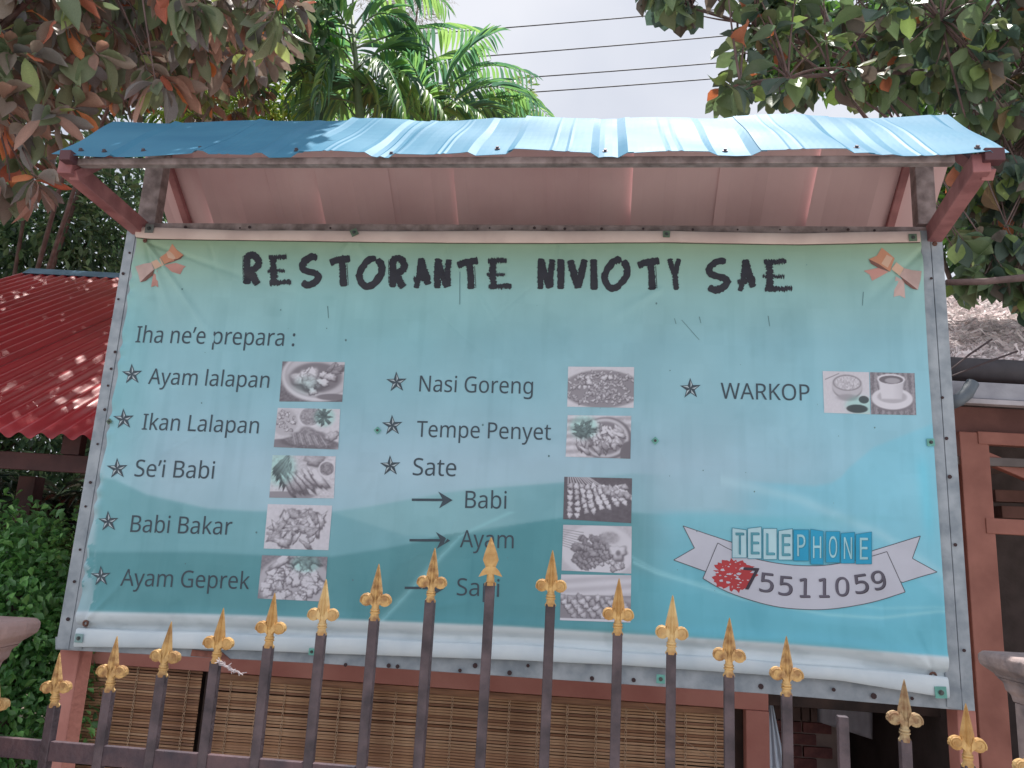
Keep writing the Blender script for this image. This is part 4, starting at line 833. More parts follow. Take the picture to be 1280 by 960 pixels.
# blinds
slatm = [mat('bamboo_a', lin((208, 162, 126)), .6, nscale=6, col2=lin((160, 118, 90)), stretch=(1, 1, 12)), mat('bamboo_b', lin((222, 182, 146)), .6, nscale=6, col2=lin((170, 130, 100)), stretch=(1, 1, 12)), mat('bamboo_c', lin((180, 134, 104)), .6, nscale=6, col2=lin((134, 98, 76)), stretch=(1, 1, 12))]
cordm = mat('blind_cord', lin((226, 196, 166)), .85, nscale=60)
def blind(a0, a1, ztop, off, label, tilt=0.):
    b = empty('bamboo_blind', HP((a0+a1)/2, ztop, off), label, 'blind')
    r = np.random.default_rng(int(a0*100) % 97); ln = a1-a0
    ms = []
    for m in slatm:
        me = MB().box((0, 0, 0), (ln/2, 0, 0), (0, .0018, 0), (0, 0, .0052)).mesh('slat'); me.materials.append(m); ms.append(me)
    MB().bar(HP(a0-.005, ztop, off), HP(a1+.005, ztop, off), .03, .02, Vector((0, 0, 1))).obj('head_rail', slatm[2], b, bevel=.002)
    z = ztop-.022; k = 0
    while z > .55:
        M = Matrix.Translation(HP((a0+a1)/2, z, off+r.normal()*.0006)) @ Matrix.Rotation(HYAW, 4, 'Z') @ Matrix.Rotation(r.normal()*.0012+tilt, 4, 'Y') @ Matrix.Rotation(r.normal()*.2, 4, 'X')
        inst('slat', ms[int(r.choice([0, 0, 1, 2]))], M, b); z -= .0125+abs(r.normal())*.0012; k += 1
    nC = int(round(ln/.135)); 
    for i in range(nC):
        a = a0+ln*(i+.5)/nC; e = MB(); zz = ztop-.01
        for ph in (0, math.pi):
            pts = [HP(a+.0052*math.sin(t*math.pi/1.6+ph), zz-t*.0125, off+.0065+.002*math.cos(t*math.pi+ph)) for t in np.arange(0, (ztop-.55)/.0125, .5)]; e.tube(pts, .0017, 4, False)
        e.obj('cord', cordm, b)
blind(aL+.03, hc(hp_(243, 900)), hp_(160, 826).z, -.025, 'narrow bamboo slat blind at the left window, beneath the left end of the banner')
blind(m1+.01, pa-.06, hp_(500, 862).z, -.025, 'wide bamboo slat blind filling the window left of the salmon post')
e = MB(); e.tube([hp_(805, 880, .0), hp_(840, 916, .0), hp_(905, 958, .0)], .0012, 4); tag(e.obj('pull_string', mat('string', lin((190, 170, 150)), .8)), 'thin string hanging slack across the right end of the wide blind', 'string')

# ------------------------------------------------------------------ thatched pavilion on the right
pav = empty('thatched_pavilion', (2.9, 4.4, 0), 'open pavilion with dead-leaf thatch and brown timber frame behind the right edge of the signboard', 'pavilion')
brn = mat('brown_timber', lin((172, 112, 98)), .6, nscale=5, col2=lin((144, 90, 78)), bump=.12, bscale=40)
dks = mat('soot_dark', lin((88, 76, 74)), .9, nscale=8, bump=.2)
PY = 3.45
def pv(px, py, Y=PY): return ptY(px, py, Y)
def pbar(nm, p, q, w_, d, m=brn, side=(0, 0, 1)): return MB().bar(p, q, w_, d, side).obj(nm, m, pav, bevel=.003)
P = pv(1208, 545); wpost = .125
MB().box((P.x+.035, PY+.06, (P.z+.02)/2), (.066, 0, 0), (0, .06, 0), (0, 0, (P.z+.02)/2)).obj('post', brn, pav, bevel=.004)
A = pv(1190, 522); MB().bar((A.x-.1, PY+.10, A.z), (A.x+2.6, PY+.10, A.z), .14, .06, (0, 0, 1)).obj('tie_beam', mat('brown_timber_dark', lin((132, 86, 78)), .65, nscale=5, col2=lin((104, 66, 60)), bump=.12), pav, bevel=.003)
A = pv(1222, 547); MB().bar((A.x, PY+.02, A.z), (A.x+2.4, PY+.02, A.z), .058, .05, (0, 0, 1)).obj('rail_beam', brn, pav, bevel=.003)
A = pv(1224, 566); B = pv(1466, 668); pbar('brace', (A.x, PY+.03, A.z), (B.x, PY+.03, B.z), .05, .04)
A = pv(1232, 657); MB().bar((A.x, PY+.02, A.z), (A.x+2.4, PY+.02, A.z), .068, .05, (0, 0, 1)).obj('rail_beam', brn, pav, bevel=.003)
MB().box((P.x+2.4, PY+.06, 1.3), (.066, 0, 0), (0, .06, 0), (0, 0, 1.3)).obj('post', brn, pav, bevel=.004)
# interior planking, dark
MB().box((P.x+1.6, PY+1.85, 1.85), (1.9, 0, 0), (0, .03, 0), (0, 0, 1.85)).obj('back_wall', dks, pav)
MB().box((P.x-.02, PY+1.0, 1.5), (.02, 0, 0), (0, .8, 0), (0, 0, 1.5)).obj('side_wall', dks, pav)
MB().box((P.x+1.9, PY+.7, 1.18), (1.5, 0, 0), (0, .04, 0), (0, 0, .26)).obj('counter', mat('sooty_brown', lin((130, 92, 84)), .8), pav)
for (x0, y0, x1, y1) in ((1238, 620, 1300, 622), (1246, 640, 1300, 642)): pbar('shelf', ptY(x0, y0, PY+1.2), ptY(x1, y1, PY+1.2), .07, .1, MATS['sooty_brown'])
# fascia, gutter and thatch
fas = mat('grey_fascia', lin((176, 176, 184)), .6, nscale=6, col2=lin((146, 146, 156)), bump=.1)
A = pv(1190, 488, PY-.12); MB().bar((A.x-.35, PY-.12, A.z+.004), (A.x+2.6, PY-.12, A.z+.004), .075, .03, (0, 0, 1)).obj('fascia', fas, pav, bevel=.003)
A = pv(1190, 500, PY-.12); MB().bar((A.x-.35, PY-.13, A.z-.006), (A.x+2.6, PY-.13, A.z-.006), .022, .05, (0, 0, 1)).obj('fascia_strip', mat('pale_strip', lin((190, 184, 190)), .6), pav, bevel=.002)
A = pv(1210, 463, PY); MB().tube([(A.x-.3, PY-.05, A.z-.01), (A.x+2.6, PY-.05, A.z-.01)], .055, 12).obj('gutter', mat('dark_gutter', lin((92, 88, 94)), .6), pav, True)
e = MB(); e.tube([ptY(1186, 506, PY-.2), ptY(1198, 500, PY-.2), ptY(1208, 492, PY-.2), ptY(1216, 478, PY-.2)], [.026, .029, .029, .027], 12); e.obj('gutter_spout', mat('grey_plastic', lin((104, 114, 124)), .5), pav, True)
T0 = pv(1180, 466, PY-.05); T1 = ptY(1250, 384, PY+1.9)
V0 = Vector((T0.x-.55, PY-.0, T0.z+.03)); slope = Vector((0, T1.y-V0.y, T1.z-V0.z))
tb_ = MB().box(V0+Vector((1.6, 0, -.03))+slope*.5, (1.6, 0, 0), slope*.5, (0, 0, .02)).obj('thatch_base', mat('thatch_dark', lin((150, 128, 124)), .95, bump=.5), pav)
def strands(n, seed):
    r = np.random.default_rng(seed); u = r.random(n); v = r.random(n); base = np.array(V0)+np.outer(u*3.2, [1, 0, 0])+np.outer(v, np.array(slope)); base[:, 2] += .01+r.random(n)*.05
    ang = r.random(n)*6.283; ln = .02+r.random(n)*.05; wd = .003+r.random(n)*.006; d = np.stack([np.cos(ang), np.sin(ang)*.75, np.sin(ang)*.5+r.normal(0, .35, n)], 1); d /= np.linalg.norm(d, axis=1)[:, None]
    s = np.cross(d, r.normal(size=(n, 3))); s /= np.linalg.norm(s, axis=1)[:, None]; bend = np.cross(d, s)*(ln*r.normal(.0, .5, n))[:, None]
    p = [base-d*ln[:, None]-s*wd[:, None], base-d*ln[:, None]+s*wd[:, None], base+bend-s*wd[:, None]*1.2, base+bend+s*wd[:, None]*1.2, base+d*ln[:, None], base+d*ln[:, None]+s*(wd*.3)[:, None]]
    V = np.stack(p, 1).reshape(-1, 3); k = np.arange(n)*6; Fq = np.concatenate([np.stack([k, k+1, k+3, k+2], 1), np.stack([k+2, k+3, k+5, k+4], 1)]); c = .55+.65*r.random(n); col = np.repeat(c, 6)[:, None]*np.array(lin((246, 236, 236))); return npmesh('thatch', V, Fq, col)
tag(link('thatch', strands(20000, 5), pav, mat('dead_leaf', (1, 1, 1), .75, attr='tint', var=.1, nscale=30, trans=.15)), kind='stuff')
o = MB().tube([ptY(1188, 462, 3.0), ptY(1212, 443, 3.0), ptY(1240, 424, 3.05)], .004, 5).obj('twig', mat('dark_cable', lin((74, 60, 64)), .8)); tag(o, 'upper of two thin dark twigs crossing the thatch beside the signboard', 'twig')
o = MB().tube([ptY(1190, 470, 3.0), ptY(1225, 456, 3.0), ptY(1272, 439, 3.05)], .004, 5).obj('twig', MATS['dark_cable']); tag(o, 'lower of two thin dark twigs crossing the thatch beside the signboard', 'twig')

# ------------------------------------------------------------------ red corrugated shelter on the left
shel = empty('red_roof_shelter', (-3.2, 5, 0), 'shelter with a red corrugated roof and blue ridge cap left of the signboard', 'shelter')
redr = mat('red_roof_paint', lin((176, 46, 54)), .38, 0, nscale=2.5, col2=lin((158, 42, 48)), bump=.04, bscale=20, coat=.2)
YE, YR = 3.6, 6.88; ZE_ = ptY(60, 547, YE).z; ZR_ = ptY(90, 344, YR).z
xl = ptY(33, 342, YR).x; xr = -1.5; pitch = .10; ns = 10
npx = int((xr-(xl-.8))/pitch*ns); shN = 6; sheetw = 0.9
x = xl-.02; 
def corr(x0, x1, lift):
    V = []; n = max(2, int((x1-x0)/pitch*ns)); m = 8
    for th in (0, -.0012):
        for j in range(m+1):
            t = j/m
            for i in range(n+1):
                X = x0+(x1-x0)*i/n; h = .014*math.cos(2*math.pi*(X-xl)/pitch); V.append((X, YE+(YR-YE)*t-.5*h*.6, ZE_+(ZR_-ZE_)*t+h+lift+th+.006*math.sin(X*2.3+t*4)))
    k = n+1; f = [(j*k+i, j*k+i+1, (j+1)*k+i+1, (j+1)*k+i) for j in range(m) for i in range(n)]; o2 = k*(m+1); f += [(a+o2, d+o2, c+o2, b+o2) for a, b, c, d in f]; f += [(i, o2+i, o2+i+1, i+1) for i in range(n)]
    me = bpy.data.meshes.new('roof_sheet'); me.from_pydata(V, [], f); me.update(); me.polygons.foreach_set('use_smooth', [True]*len(me.polygons)); link('roof_sheet', me, shel, redr)
q = xl-.02; kk = 0
while q < xr: corr(q, min(q+.82, xr), .003*(kk % 2)); q += .8; kk += 1
capm = mat('blue_ridge_cap', lin((96, 128, 150)), .45, .2, nscale=6)
MB().prism([(xl+.02, YR-.10, ZR_-.035), (xl+.02, YR, ZR_+.05), (xl+.02, YR+.12, ZR_-.035)], (xr-xl, 0, 0)).obj('ridge_cap', capm, shel, bevel=.006)
MB().box(((xl+xr)/2, (YR+YE)/2+3.3, (ZR_+ZE_)/2), ((xr-xl)/2, 0, 0), (0, (YR-YE)/2, (ZE_-ZR_)/2), (0, 0, .004)).obj('rear_roof_sheet', redr, shel)
dm = mat('dark_red_timber', lin((92, 58, 58)), .7, nscale=6, col2=lin((66, 44, 46)), bump=.2)
Z1 = ptY(50, 574, YE+.25).z; MB().bar((xl-.3, YE+.25, Z1), (xr, YE+.25, Z1-.02), .085, .06, (0, 0, 1)).obj('eave_beam', dm, shel, bevel=.003)
for px in (92,): X = ptY(px, 560, YE+.25).x; MB().box((X, YE+.25, (ZE_+Z1)/2+.06), (.045, 0, 0), (0, .028, 0), (0, 0, (ZE_-Z1)/2+.03)).obj('strut', dm, shel)
for X in (xl+.1, xr-.1):
    for Y in (YE+.32, YR+2.6): X_ = X if Y > 5 else (ptY(40, 600, 4.6).x if X > -3 else xl-.25); MB().box((X_, Y if Y > 5 else 4.6, (Z1-.05)/2), (.05, 0, 0), (0, .05, 0), (0, 0, (Z1-.05)/2)).obj('post', dm, shel, bevel=.004)
for t in (.25, .5, .75): MB().bar((xl-.0, YE+(YR-YE)*t, ZE_+(ZR_-ZE_)*t-.05), (xr, YE+(YR-YE)*t, ZE_+(ZR_-ZE_)*t-.05), .05, .05, (0, 0, 1)).obj('purlin', dm, shel)

# ------------------------------------------------------------------ overhead wires
wm = mat('black_cable', lin((74, 74, 84)), .6)
WR = [((557, 40.5), (829, 18), 'top wire of the four crossing the sky above the blue roof'), ((540, 75), (926, 43), 'second wire from the top crossing the sky above the blue roof'), ((626, 99), (940, 75), 'third wire from the top crossing the sky above the blue roof'), ((654, 116), (909, 97), 'lowest wire of the four crossing the sky above the blue roof')]
for k, (p, q, lb) in enumerate(WR):
    Yw = 12.0; A = ptY(*p, Yw); B = ptY(*q, Yw); d = (B-A)/(B.x-A.x); pts = []
    for X in np.linspace(-22, 22, 61): pts.append(A+d*(X-A.x)+Vector((0, 0, .0022*((X-A.x)*(X-B.x)))))
    o = MB().tube(pts, .011, 6).obj('overhead_wire', wm, None, True); tag(o, lb, 'wire', 'overhead wires crossing the sky')

# ------------------------------------------------------------------ foliage
def frame_rot(d, up, roll=0.):
    d = d/np.linalg.norm(d); s = np.cross(d, up); 
    if np.linalg.norm(s) < 1e-3: s = np.cross(d, [1, 0, 0.])
    s /= np.linalg.norm(s); u = np.cross(s, d); c, q = math.cos(roll), math.sin(roll); s2 = s*c+u*q; u2 = -s*q+u*c; return s2, d, u2
def leaf_base(wd=.42, tip=.12, droop=.18, fold=.12, obo=.15, n=7, wave=.02):
    # leaf along +Y, unit length, stalk at the origin; 3 points per station
    V = []
    for i in range(n):
        t = i/(n-1); y = t; w_ = wd/2*(math.sin(math.pi*min(1, max(0, (t-.10)/.90))**(1+obo*2))**.75 if t > .1 else 0)
        if i == n-1: w_ = .004
        w_ = max(w_, .008); z = -droop*t*t+wave*math.sin(t*7)
        V += [(-w_, y, z+fold*w_*1.6), (0, y, z), (w_, y, z+fold*w_*1.6+wave*.5*math.sin(t*9))]
    F_ = [(i*3+k, i*3+k+1, (i+1)*3+k+1, (i+1)*3+k) for i in range(n-1) for k in (0, 1)]
    return np.array(V), np.array(F_)
def scatter(Vb, Fb, P, D, Sz, roll, col, r, name, m, parent, wscale=None):
    # many copies of one leaf joined in one mesh
    n = len(P); up = np.tile([0, 0, 1.], (n, 1)); D = D/np.linalg.norm(D, axis=1)[:, None]; s = np.cross(D, up); s /= np.linalg.norm(s, axis=1)[:, None]+1e-6; u = np.cross(s, D)
    c, q = np.cos(roll)[:, None], np.sin(roll)[:, None]; s2 = s*c+u*q; u2 = -s*q+u*c
    ws = np.ones(n) if wscale is None else wscale
    V = P[:, None]+(Vb[None, :, 0, None]*s2[:, None]*ws[:, None, None]+Vb[None, :, 1, None]*D[:, None]+Vb[None, :, 2, None]*u2[:, None])*Sz[:, None, None]
    k = len(Vb); Fq = (Fb[None]+(np.arange(n)*k)[:, None, None]).reshape(-1, 4); C = np.repeat(col, k, axis=0)
    return tag(link(name, npmesh(name, V.reshape(-1, 3), Fq, C, True), parent, m), kind='stuff')
leafm = mat('leaf', (1, 1, 1), .42, attr='tint', var=.12, nscale=40, trans=.28, spec=.5, bump=.1, bscale=120)
leafg = mat('glossy_leaf', (1, 1, 1), .28, attr='tint', var=.15, nscale=30, trans=.25, spec=.6)
barkm = mat('bark', lin((122, 102, 100)), .9, var=.2, nscale=14, bump=.5, bscale=40)
def inpoly(x, y, P):
    c = False; j = len(P)-1
    for i in range(len(P)):
        if (P[i][1] > y) != (P[j][1] > y) and x < (P[j][0]-P[i][0])*(y-P[i][1])/(P[j][1]-P[i][1])+P[i][0]: c = not c
        j = i
    return c
def big_tree(name, label, poly, nclus, y0, y1, trunk, seed, palette, lsize, wd, extra=(), obo=.15):
    """tree with large leaves in whorls at the twig ends; its outline was read off the photograph but it has real depth"""
    r = np.random.default_rng(seed); rr = random.Random(seed); root = empty(name, (trunk[0][0], trunk[0][1], 0), label, 'tree')
    tv = [Vector(p) for p in trunk]; MB().tube(tv, [.16-.02*i for i in range(len(tv))], 10).obj('trunk', barkm, root, True)
    xs = [p[0] for p in poly]; ys = [p[1] for p in poly]; C = []
    while len(C) < nclus:
        x, y = rr.uniform(min(xs), max(xs)), rr.uniform(min(ys), max(ys))
        if inpoly(x, y, poly): C.append(ptY(x, y, rr.uniform(y0, y1)))
    for ex in extra: C.append(Vector(ex))
    anchors = rr.sample(C, 11); limb = []
    for i, a in enumerate(anchors):
        b0 = tv[-1] if i % 2 else tv[-2].lerp(tv[-1], rr.random()); mid = b0.lerp(a, .5)+Vector((rr.uniform(-.15, .15), rr.uniform(-.15, .15), rr.uniform(0, .25)))
        pts = [Vector((1-t)**2*b0+2*t*(1-t)*mid+t*t*a) for t in np.linspace(0, 1, 9)]; limb.append(pts)
        MB().tube(pts, [.024*(1-t)+.006 for t in np.linspace(0, 1, 9)], 7).obj('limb', barkm, root, True)
    tw = MB(); P = []; D = []; Z = []; Rl = []; tips_ = []
    for c in C:
        best = min((p for pts in limb for p in pts[2:]), key=lambda p: (p-c).length+rr.random()*.25); mid = best.lerp(c, .5)+Vector((rr.uniform(-.06, .06), rr.uniform(-.06, .06), rr.uniform(-.02, .10)))
        pts = [Vector((1-t)**2*best+2*t*(1-t)*mid+t*t*c) for t in np.linspace(0, 1, 6)]; tw.tube(pts, [.005*(1-t)+.0025 for t in np.linspace(0, 1, 6)], 5, False)
        ax = (pts[-1]-pts[-2]).normalized(); ax = (ax+Vector((r.normal()*.3, r.normal()*.3, -.15+r.normal()*.3))).normalized()
        k = rr.randint(6, 10); s0 = ax.orthogonal().normalized(); s1 = ax.cross(s0)
        for q in range(k):
            an = q*2.4+rr.random(); op = rr.uniform(.5, 1.35); d = ax*math.cos(op)+(s0*math.cos(an)+s1*math.sin(an))*math.sin(op); d = (d+Vector((0, 0, -.30))).normalized()
            P.append(c-ax*rr.uniform(0, .06)); D.append(d); Z.append(lsize*rr.uniform(.65, 1.2)); Rl.append(rr.uniform(-.9, .9))
    tw.obj('twigs', barkm, root, True, kind='stuff')
    P = np.array(P); D = np.array(D); Z = np.array(Z); Rl = np.array(Rl); n = len(P)
    # which leaves show largest: inside the picture, nearest
    Q = P+D*Z[:, None]*.5-np.array(CP); dz = Q@np.array(CF); X = 640+F*(Q@np.array(CR))/dz; Y = 480-F*(Q@np.array(CU))/dz
    vis = (X > -20) & (X < 1300) & (Y > -20) & (Y < 420); score = np.where(vis, Z/dz, 0); order = np.argsort(-score); top = order[:290]; rest = order[290:]
    protos = []
    for k, col in enumerate(palette):
        for v in range(2):
            Vb, Fb = leaf_base(wd*(.85+.3*v), droop=.05+.28*((k+v) % 3), fold=.2+.45*v, wave=.035, obo=obo); cc = np.tile(np.array(lin(col)), (len(Vb), 1)); edge = np.abs(Vb[:, 0:1]) < .01
            cc = np.where(edge, cc*1.25+.01, cc); me = npmesh('leaf', Vb, Fb, cc, True); me.materials.append(leafm); protos.append(me)
    for i in top:
        s2, d, u2 = frame_rot(D[i], [0, 0, 1.], Rl[i]); z = Z[i]; M = Matrix(((s2[0]*z, d[0]*z, u2[0]*z, P[i][0]), (s2[1]*z, d[1]*z, u2[1]*z, P[i][1]), (s2[2]*z, d[2]*z, u2[2]*z, P[i][2]), (0, 0, 0, 1)))
        k = min(len(palette)-1, int(abs(r.normal())*len(palette)/2.6)); inst('leaf', protos[2*k+int(r.integers(2))], M, root)
    Vb, Fb = leaf_base(wd, droop=.2, fold=.35, obo=obo); ki = np.minimum(len(palette)-1, (np.abs(r.normal(size=len(rest)))*len(palette)/2.6).astype(int)); col = np.array([lin(c) for c in palette])[ki]*(.8+.4*r.random((len(rest), 1)))
    scatter(Vb, Fb, P[rest], D[rest], Z[rest], Rl[rest], col, r, 'foliage', leafm, root)
    return root
LP_ = [(-80, -80), (395, -80), (375, 30), (345, 60), (330, 105), (255, 100), (200, 112), (130, 120), (75, 160), (55, 225), (20, 250), (-80, 300)]
shade_clusters = [((-1.75+random.random()*1.15), 2.5+random.random()*.9, 5.25+random.random()*.7) for _ in range(240)]  # unseen leaf clusters overhead, added to shade the blue roof
for _ in range(560):
    y_ = 4.0+random.random()*3.9; shade_clusters.append((-.33*y_-.35-random.random()*2.1, y_, 6.6+random.random()*1.2))  # more unseen clusters, put in to shade the red roof
big_tree('broadleaf_tree', 'large tree with drooping rusty brown and grey-green leaves at upper left', LP_, 330, 3.1, 4.8, [(-4.6, 4.6, 0), (-4.5, 4.5, 1.8), (-4.2, 4.4, 3.6), (-3.6, 4.2, 5.2)], 11,
         [(134, 122, 112), (112, 126, 98), (154, 122, 108), (120, 118, 116), (122, 132, 102), (146, 160, 104), (182, 112, 92), (206, 136, 96)], .175, .42, shade_clusters)
RP_ = [(806, -80), (820, 10), (850, 18), (900, 20), (922, 50), (905, 80), (893, 118), (930, 125), (1060, 118), (1195, 128), (1225, 170), (1290, 190), (1400, 240), (1400, -80)]
RP2 = [(1195, 180), (1300, 200), (1300, 385), (1240, 372), (1205, 385), (1192, 330)]
r5 = random.Random(3); ex = []
while len(ex) < 90:
    x, y = r5.uniform(1190, 1330), r5.uniform(180, 385)
    if inpoly(x, y, RP2) or x > 1310: ex.append(ptY(x, y, r5.uniform(3.5, 4.6)))
big_tree('round_leaved_tree', 'large tree with rounded dark green and few orange leaves at upper right', RP_, 330, 3.3, 4.9, [(4.9, 6.6, 0), (4.8, 6.4, 2.0), (4.3, 5.6, 4.2), (3.3, 4.7, 5.7)], 23,
         [(88, 108, 84), (104, 124, 88), (78, 98, 88), (108, 118, 84), (100, 92, 84), (128, 150, 90), (132, 112, 86), (170, 110, 84)], .150, .60, ex, obo=.3)
o = MB().tube([ptY(1183, 353, 3.3), ptY(1230, 352, 3.3), ptY(1300, 345, 3.4), ptY(1450, 300, 3.9)], [.014, .016, .019, .024], 8).obj('bare_branch', barkm, None, True); tag(o, 'horizontal bare brown branch above the thatch at the right edge', 'branch')

def crown(name, label, blobs, n, leaf, wd, cols, seed, m=leafg, trunk=None, droop=.15, flat_=.3, cat='tree'):
    r = np.random.default_rng(seed); c0 = Vector(blobs[0][0]); root = empty(name, (c0.x, c0.y, 0), label, cat)
    wts = np.array([b[1][0]*b[1][1]*b[1][2] for b in blobs]); ids = r.choice(len(blobs), n, p=wts/wts.sum()); ce = np.array([b[0] for b in blobs])[ids]; ra_ = np.array([b[1] for b in blobs])[ids]
    d = r.normal(size=(n, 3)); d /= np.linalg.norm(d, axis=1)[:, None]; rad = r.random(n)**.4; cl = .82+.25*np.array([mnoise.noise(Vector(q)*3.3) for q in (d*ra_)])
    P = ce+d*ra_*(rad*cl)[:, None]; D = d+r.normal(size=(n, 3))*.9+np.array([0, 0, -.35]); Z = leaf*(.6+.8*r.random(n)); Rl = r.uniform(-1.2, 1.2, n)
    col = np.array([lin(c) for c in cols])[r.integers(0, len(cols), n)]*(.7+.6*r.random((n, 1)))
    Vb, Fb = leaf_base(wd, droop=droop, fold=.4, n=4)
    k = P[:, 2] > .03; scatter(Vb, Fb, P[k], D[k], Z[k], Rl[k], col[k], r, 'crown', m, root)
    tk = MB(); b = blobs[0]; base = Vector((c0.x, c0.y, 0)); tk.tube([base, Vector((c0.x+.05, c0.y, c0.z*.5)), c0], [.10, .08, .04] if c0.z > 1.5 else [.03, .025, .012], 8)
    for q in blobs[1:]: tk.tube([Vector((c0.x, c0.y, max(.1, c0.z*.6))), (Vector(q[0])+c0)/2-Vector((0, 0, .1)), Vector(q[0])], [.035, .022, .012] if c0.z > 1.5 else [.012, .01, .008], 6)
    tk.obj('trunk', barkm, root, True); return root
def bl(px, py, Y, rx, ry, rz): P = ptY(px, py, Y); return ((P.x, P.y, P.z), (rx, ry, rz))
crown('dense_tree', 'dense dark glossy-leaved tree behind the red corrugated roof', [bl(10, 420, 9.9, 2.4, 1, 2.0), bl(60, 60, 7.6, 1.4, .7, 1.5), ((-3.15, 5.9, 7.5), (1.6, 2.6, .9)), ((-3.0, 5.3, 8.4), (1.8, 2.5, .9)), bl(-120, 150, 7.4, 1.3, .9, 1.6), bl(200, 20, 8, 1.0, .7, .9), bl(70, 280, 9.5, 1.7, 1.2, 1.2), bl(-60, 330, 9.8, 1.6, 1.2, 2.2), bl(150, 250, 10, 1.0, 1, 1.5), bl(120, 500, 10.2, 2, 1, 2.0), bl(60, 640, 10.2, 2.4, 1, 1.6)], 40000, .13, .42, [(84, 110, 84), (100, 128, 90), (70, 94, 76), (122, 146, 108)], 31)  # the two crown blobs high over the red roof are added to shade it
crown('leafy_bush', 'rounded bright green bush at lower left behind the concrete capital', [bl(20, 740, 4.0, .55, .4, .55), bl(-30, 850, 4.0, .6, .4, .8), bl(60, 860, 4.1, .35, .35, .7), bl(30, 690, 4.3, .3, .3, .28)], 11000, .045, .62, [(116, 170, 100), (132, 186, 110), (92, 140, 86), (104, 150, 100)], 33, cat='bush')
crown('yellow_green_tree', 'sunlit yellow-green tree just above the left half of the blue roof', [bl(300, 140, 9, .75, .6, .42), bl(230, 135, 9.2, .6, .5, .4), bl(385, 125, 9, .6, .5, .45), bl(200, 60, 9.8, .9, .5, .9), bl(340, 40, 9.8, .6, .5, .6)], 4200, .20, .20, [(150, 172, 84), (128, 158, 72), (176, 188, 110), (100, 132, 66)], 35, leafm, droop=.3)
crown('small_leaved_tree', 'pale green small-leaved treetop right of the palm', [bl(640, 135, 9.5, .42, .4, .22), bl(570, 140, 9.4, .5, .4, .22), bl(650, 112, 9.5, .18, .3, .2)], 700, .15, .25, [(140, 160, 96), (166, 178, 120), (110, 136, 80)], 37, leafm)
crown('feathery_tree', 'thin feathery pale brown treetop beside the palm crown', [bl(510, 18, 14, .8, .6, .62), bl(480, 5, 14, .6, .6, .8), bl(535, -10, 14, .7, .5, .5)], 2600, .12, .10, [(150, 140, 130), (130, 126, 110), (120, 124, 100)], 39, leafm)
crown('back_tree', 'dark broad tree standing behind the thatched pavilion', [bl(1230, 250, 8.5, .9, .6, 1.1), bl(1290, 150, 8.8, 1.2, .6, 1.3), bl(1150, 60, 9, 1.4, .6, 1.0), bl(1020, 60, 9.3, 1.0, .6, .75), bl(1240, 370, 8.5, .5, .5, .5)], 11000, .17, .5, [(84, 112, 76), (104, 140, 80), (130, 176, 92), (70, 94, 70)], 41)
# dark palm-like undergrowth beneath the red roof
def blades(name, label, spots, seed, cols, ln, cat='plant'):
    r = np.random.default_rng(seed); root = empty(name, spots[0][:2]+(0,), label, cat); P = []; D = []; Z = []
    st = MB()
    for (x, y, z, n) in spots:
        for f in range(n):
            az_ = r.random()*6.283; tilt = r.uniform(.3, 1.3); d0 = np.array([math.cos(az_)*math.sin(tilt), math.sin(az_)*math.sin(tilt), math.cos(tilt)]); L_ = ln*(3+2*r.random()); pts = []
            for t in np.linspace(0, 1, 16):
                p = np.array([x, y, z])+d0*L_*t+np.array([0, 0, -.55*L_*t*t]); pts.append(Vector(p))
                if t > .15:
                    tg = d0+np.array([0, 0, -1.1*t]); tg /= np.linalg.norm(tg); s = np.cross(tg, [0, 0, 1.]); s /= np.linalg.norm(s)+1e-6
                    for sg in (-1, 1): P.append(p); D.append(tg*.8+s*sg+np.array([0, 0, -.35])+r.normal(size=3)*.08); Z.append(ln*(.6+.7*math.sin(math.pi*(t*.85+.1)))*(.9+.2*r.random()))
            st.tube(pts, [.008*(1-.8*t) for t in np.linspace(0, 1, 16)], 4, False)
        st.tube([(x, y, 0), (x, y, z)], .03, 6)
    st.obj('stems', mat('green_stem', lin((96, 110, 72)), .6), root, True)
    P = np.array(P); n = len(P); Vb, Fb = leaf_base(.10, droop=.25, fold=.6, n=5, wave=0)
    scatter(Vb, Fb, P, np.array(D), np.array(Z), r.uniform(-.3, .3, n), np.array([lin(c) for c in cols])[r.integers(0, len(cols), n)], r, 'fronds', leafg, root); return root
a = ptY(40, 640, 6.4); b = ptY(100, 700, 5.6)
blades('fern_palm', 'dark feathery palm undergrowth below the red roof', [(a.x, a.y, a.z-.2, 16), (a.x+.7, a.y+.3, a.z-.4, 14), (a.x-.8, a.y-.1, a.z-.1, 12), (b.x, b.y, b.z-.2, 10)], 51, [(48, 70, 56), (62, 84, 64), (40, 58, 50), (88, 104, 84)], .34)
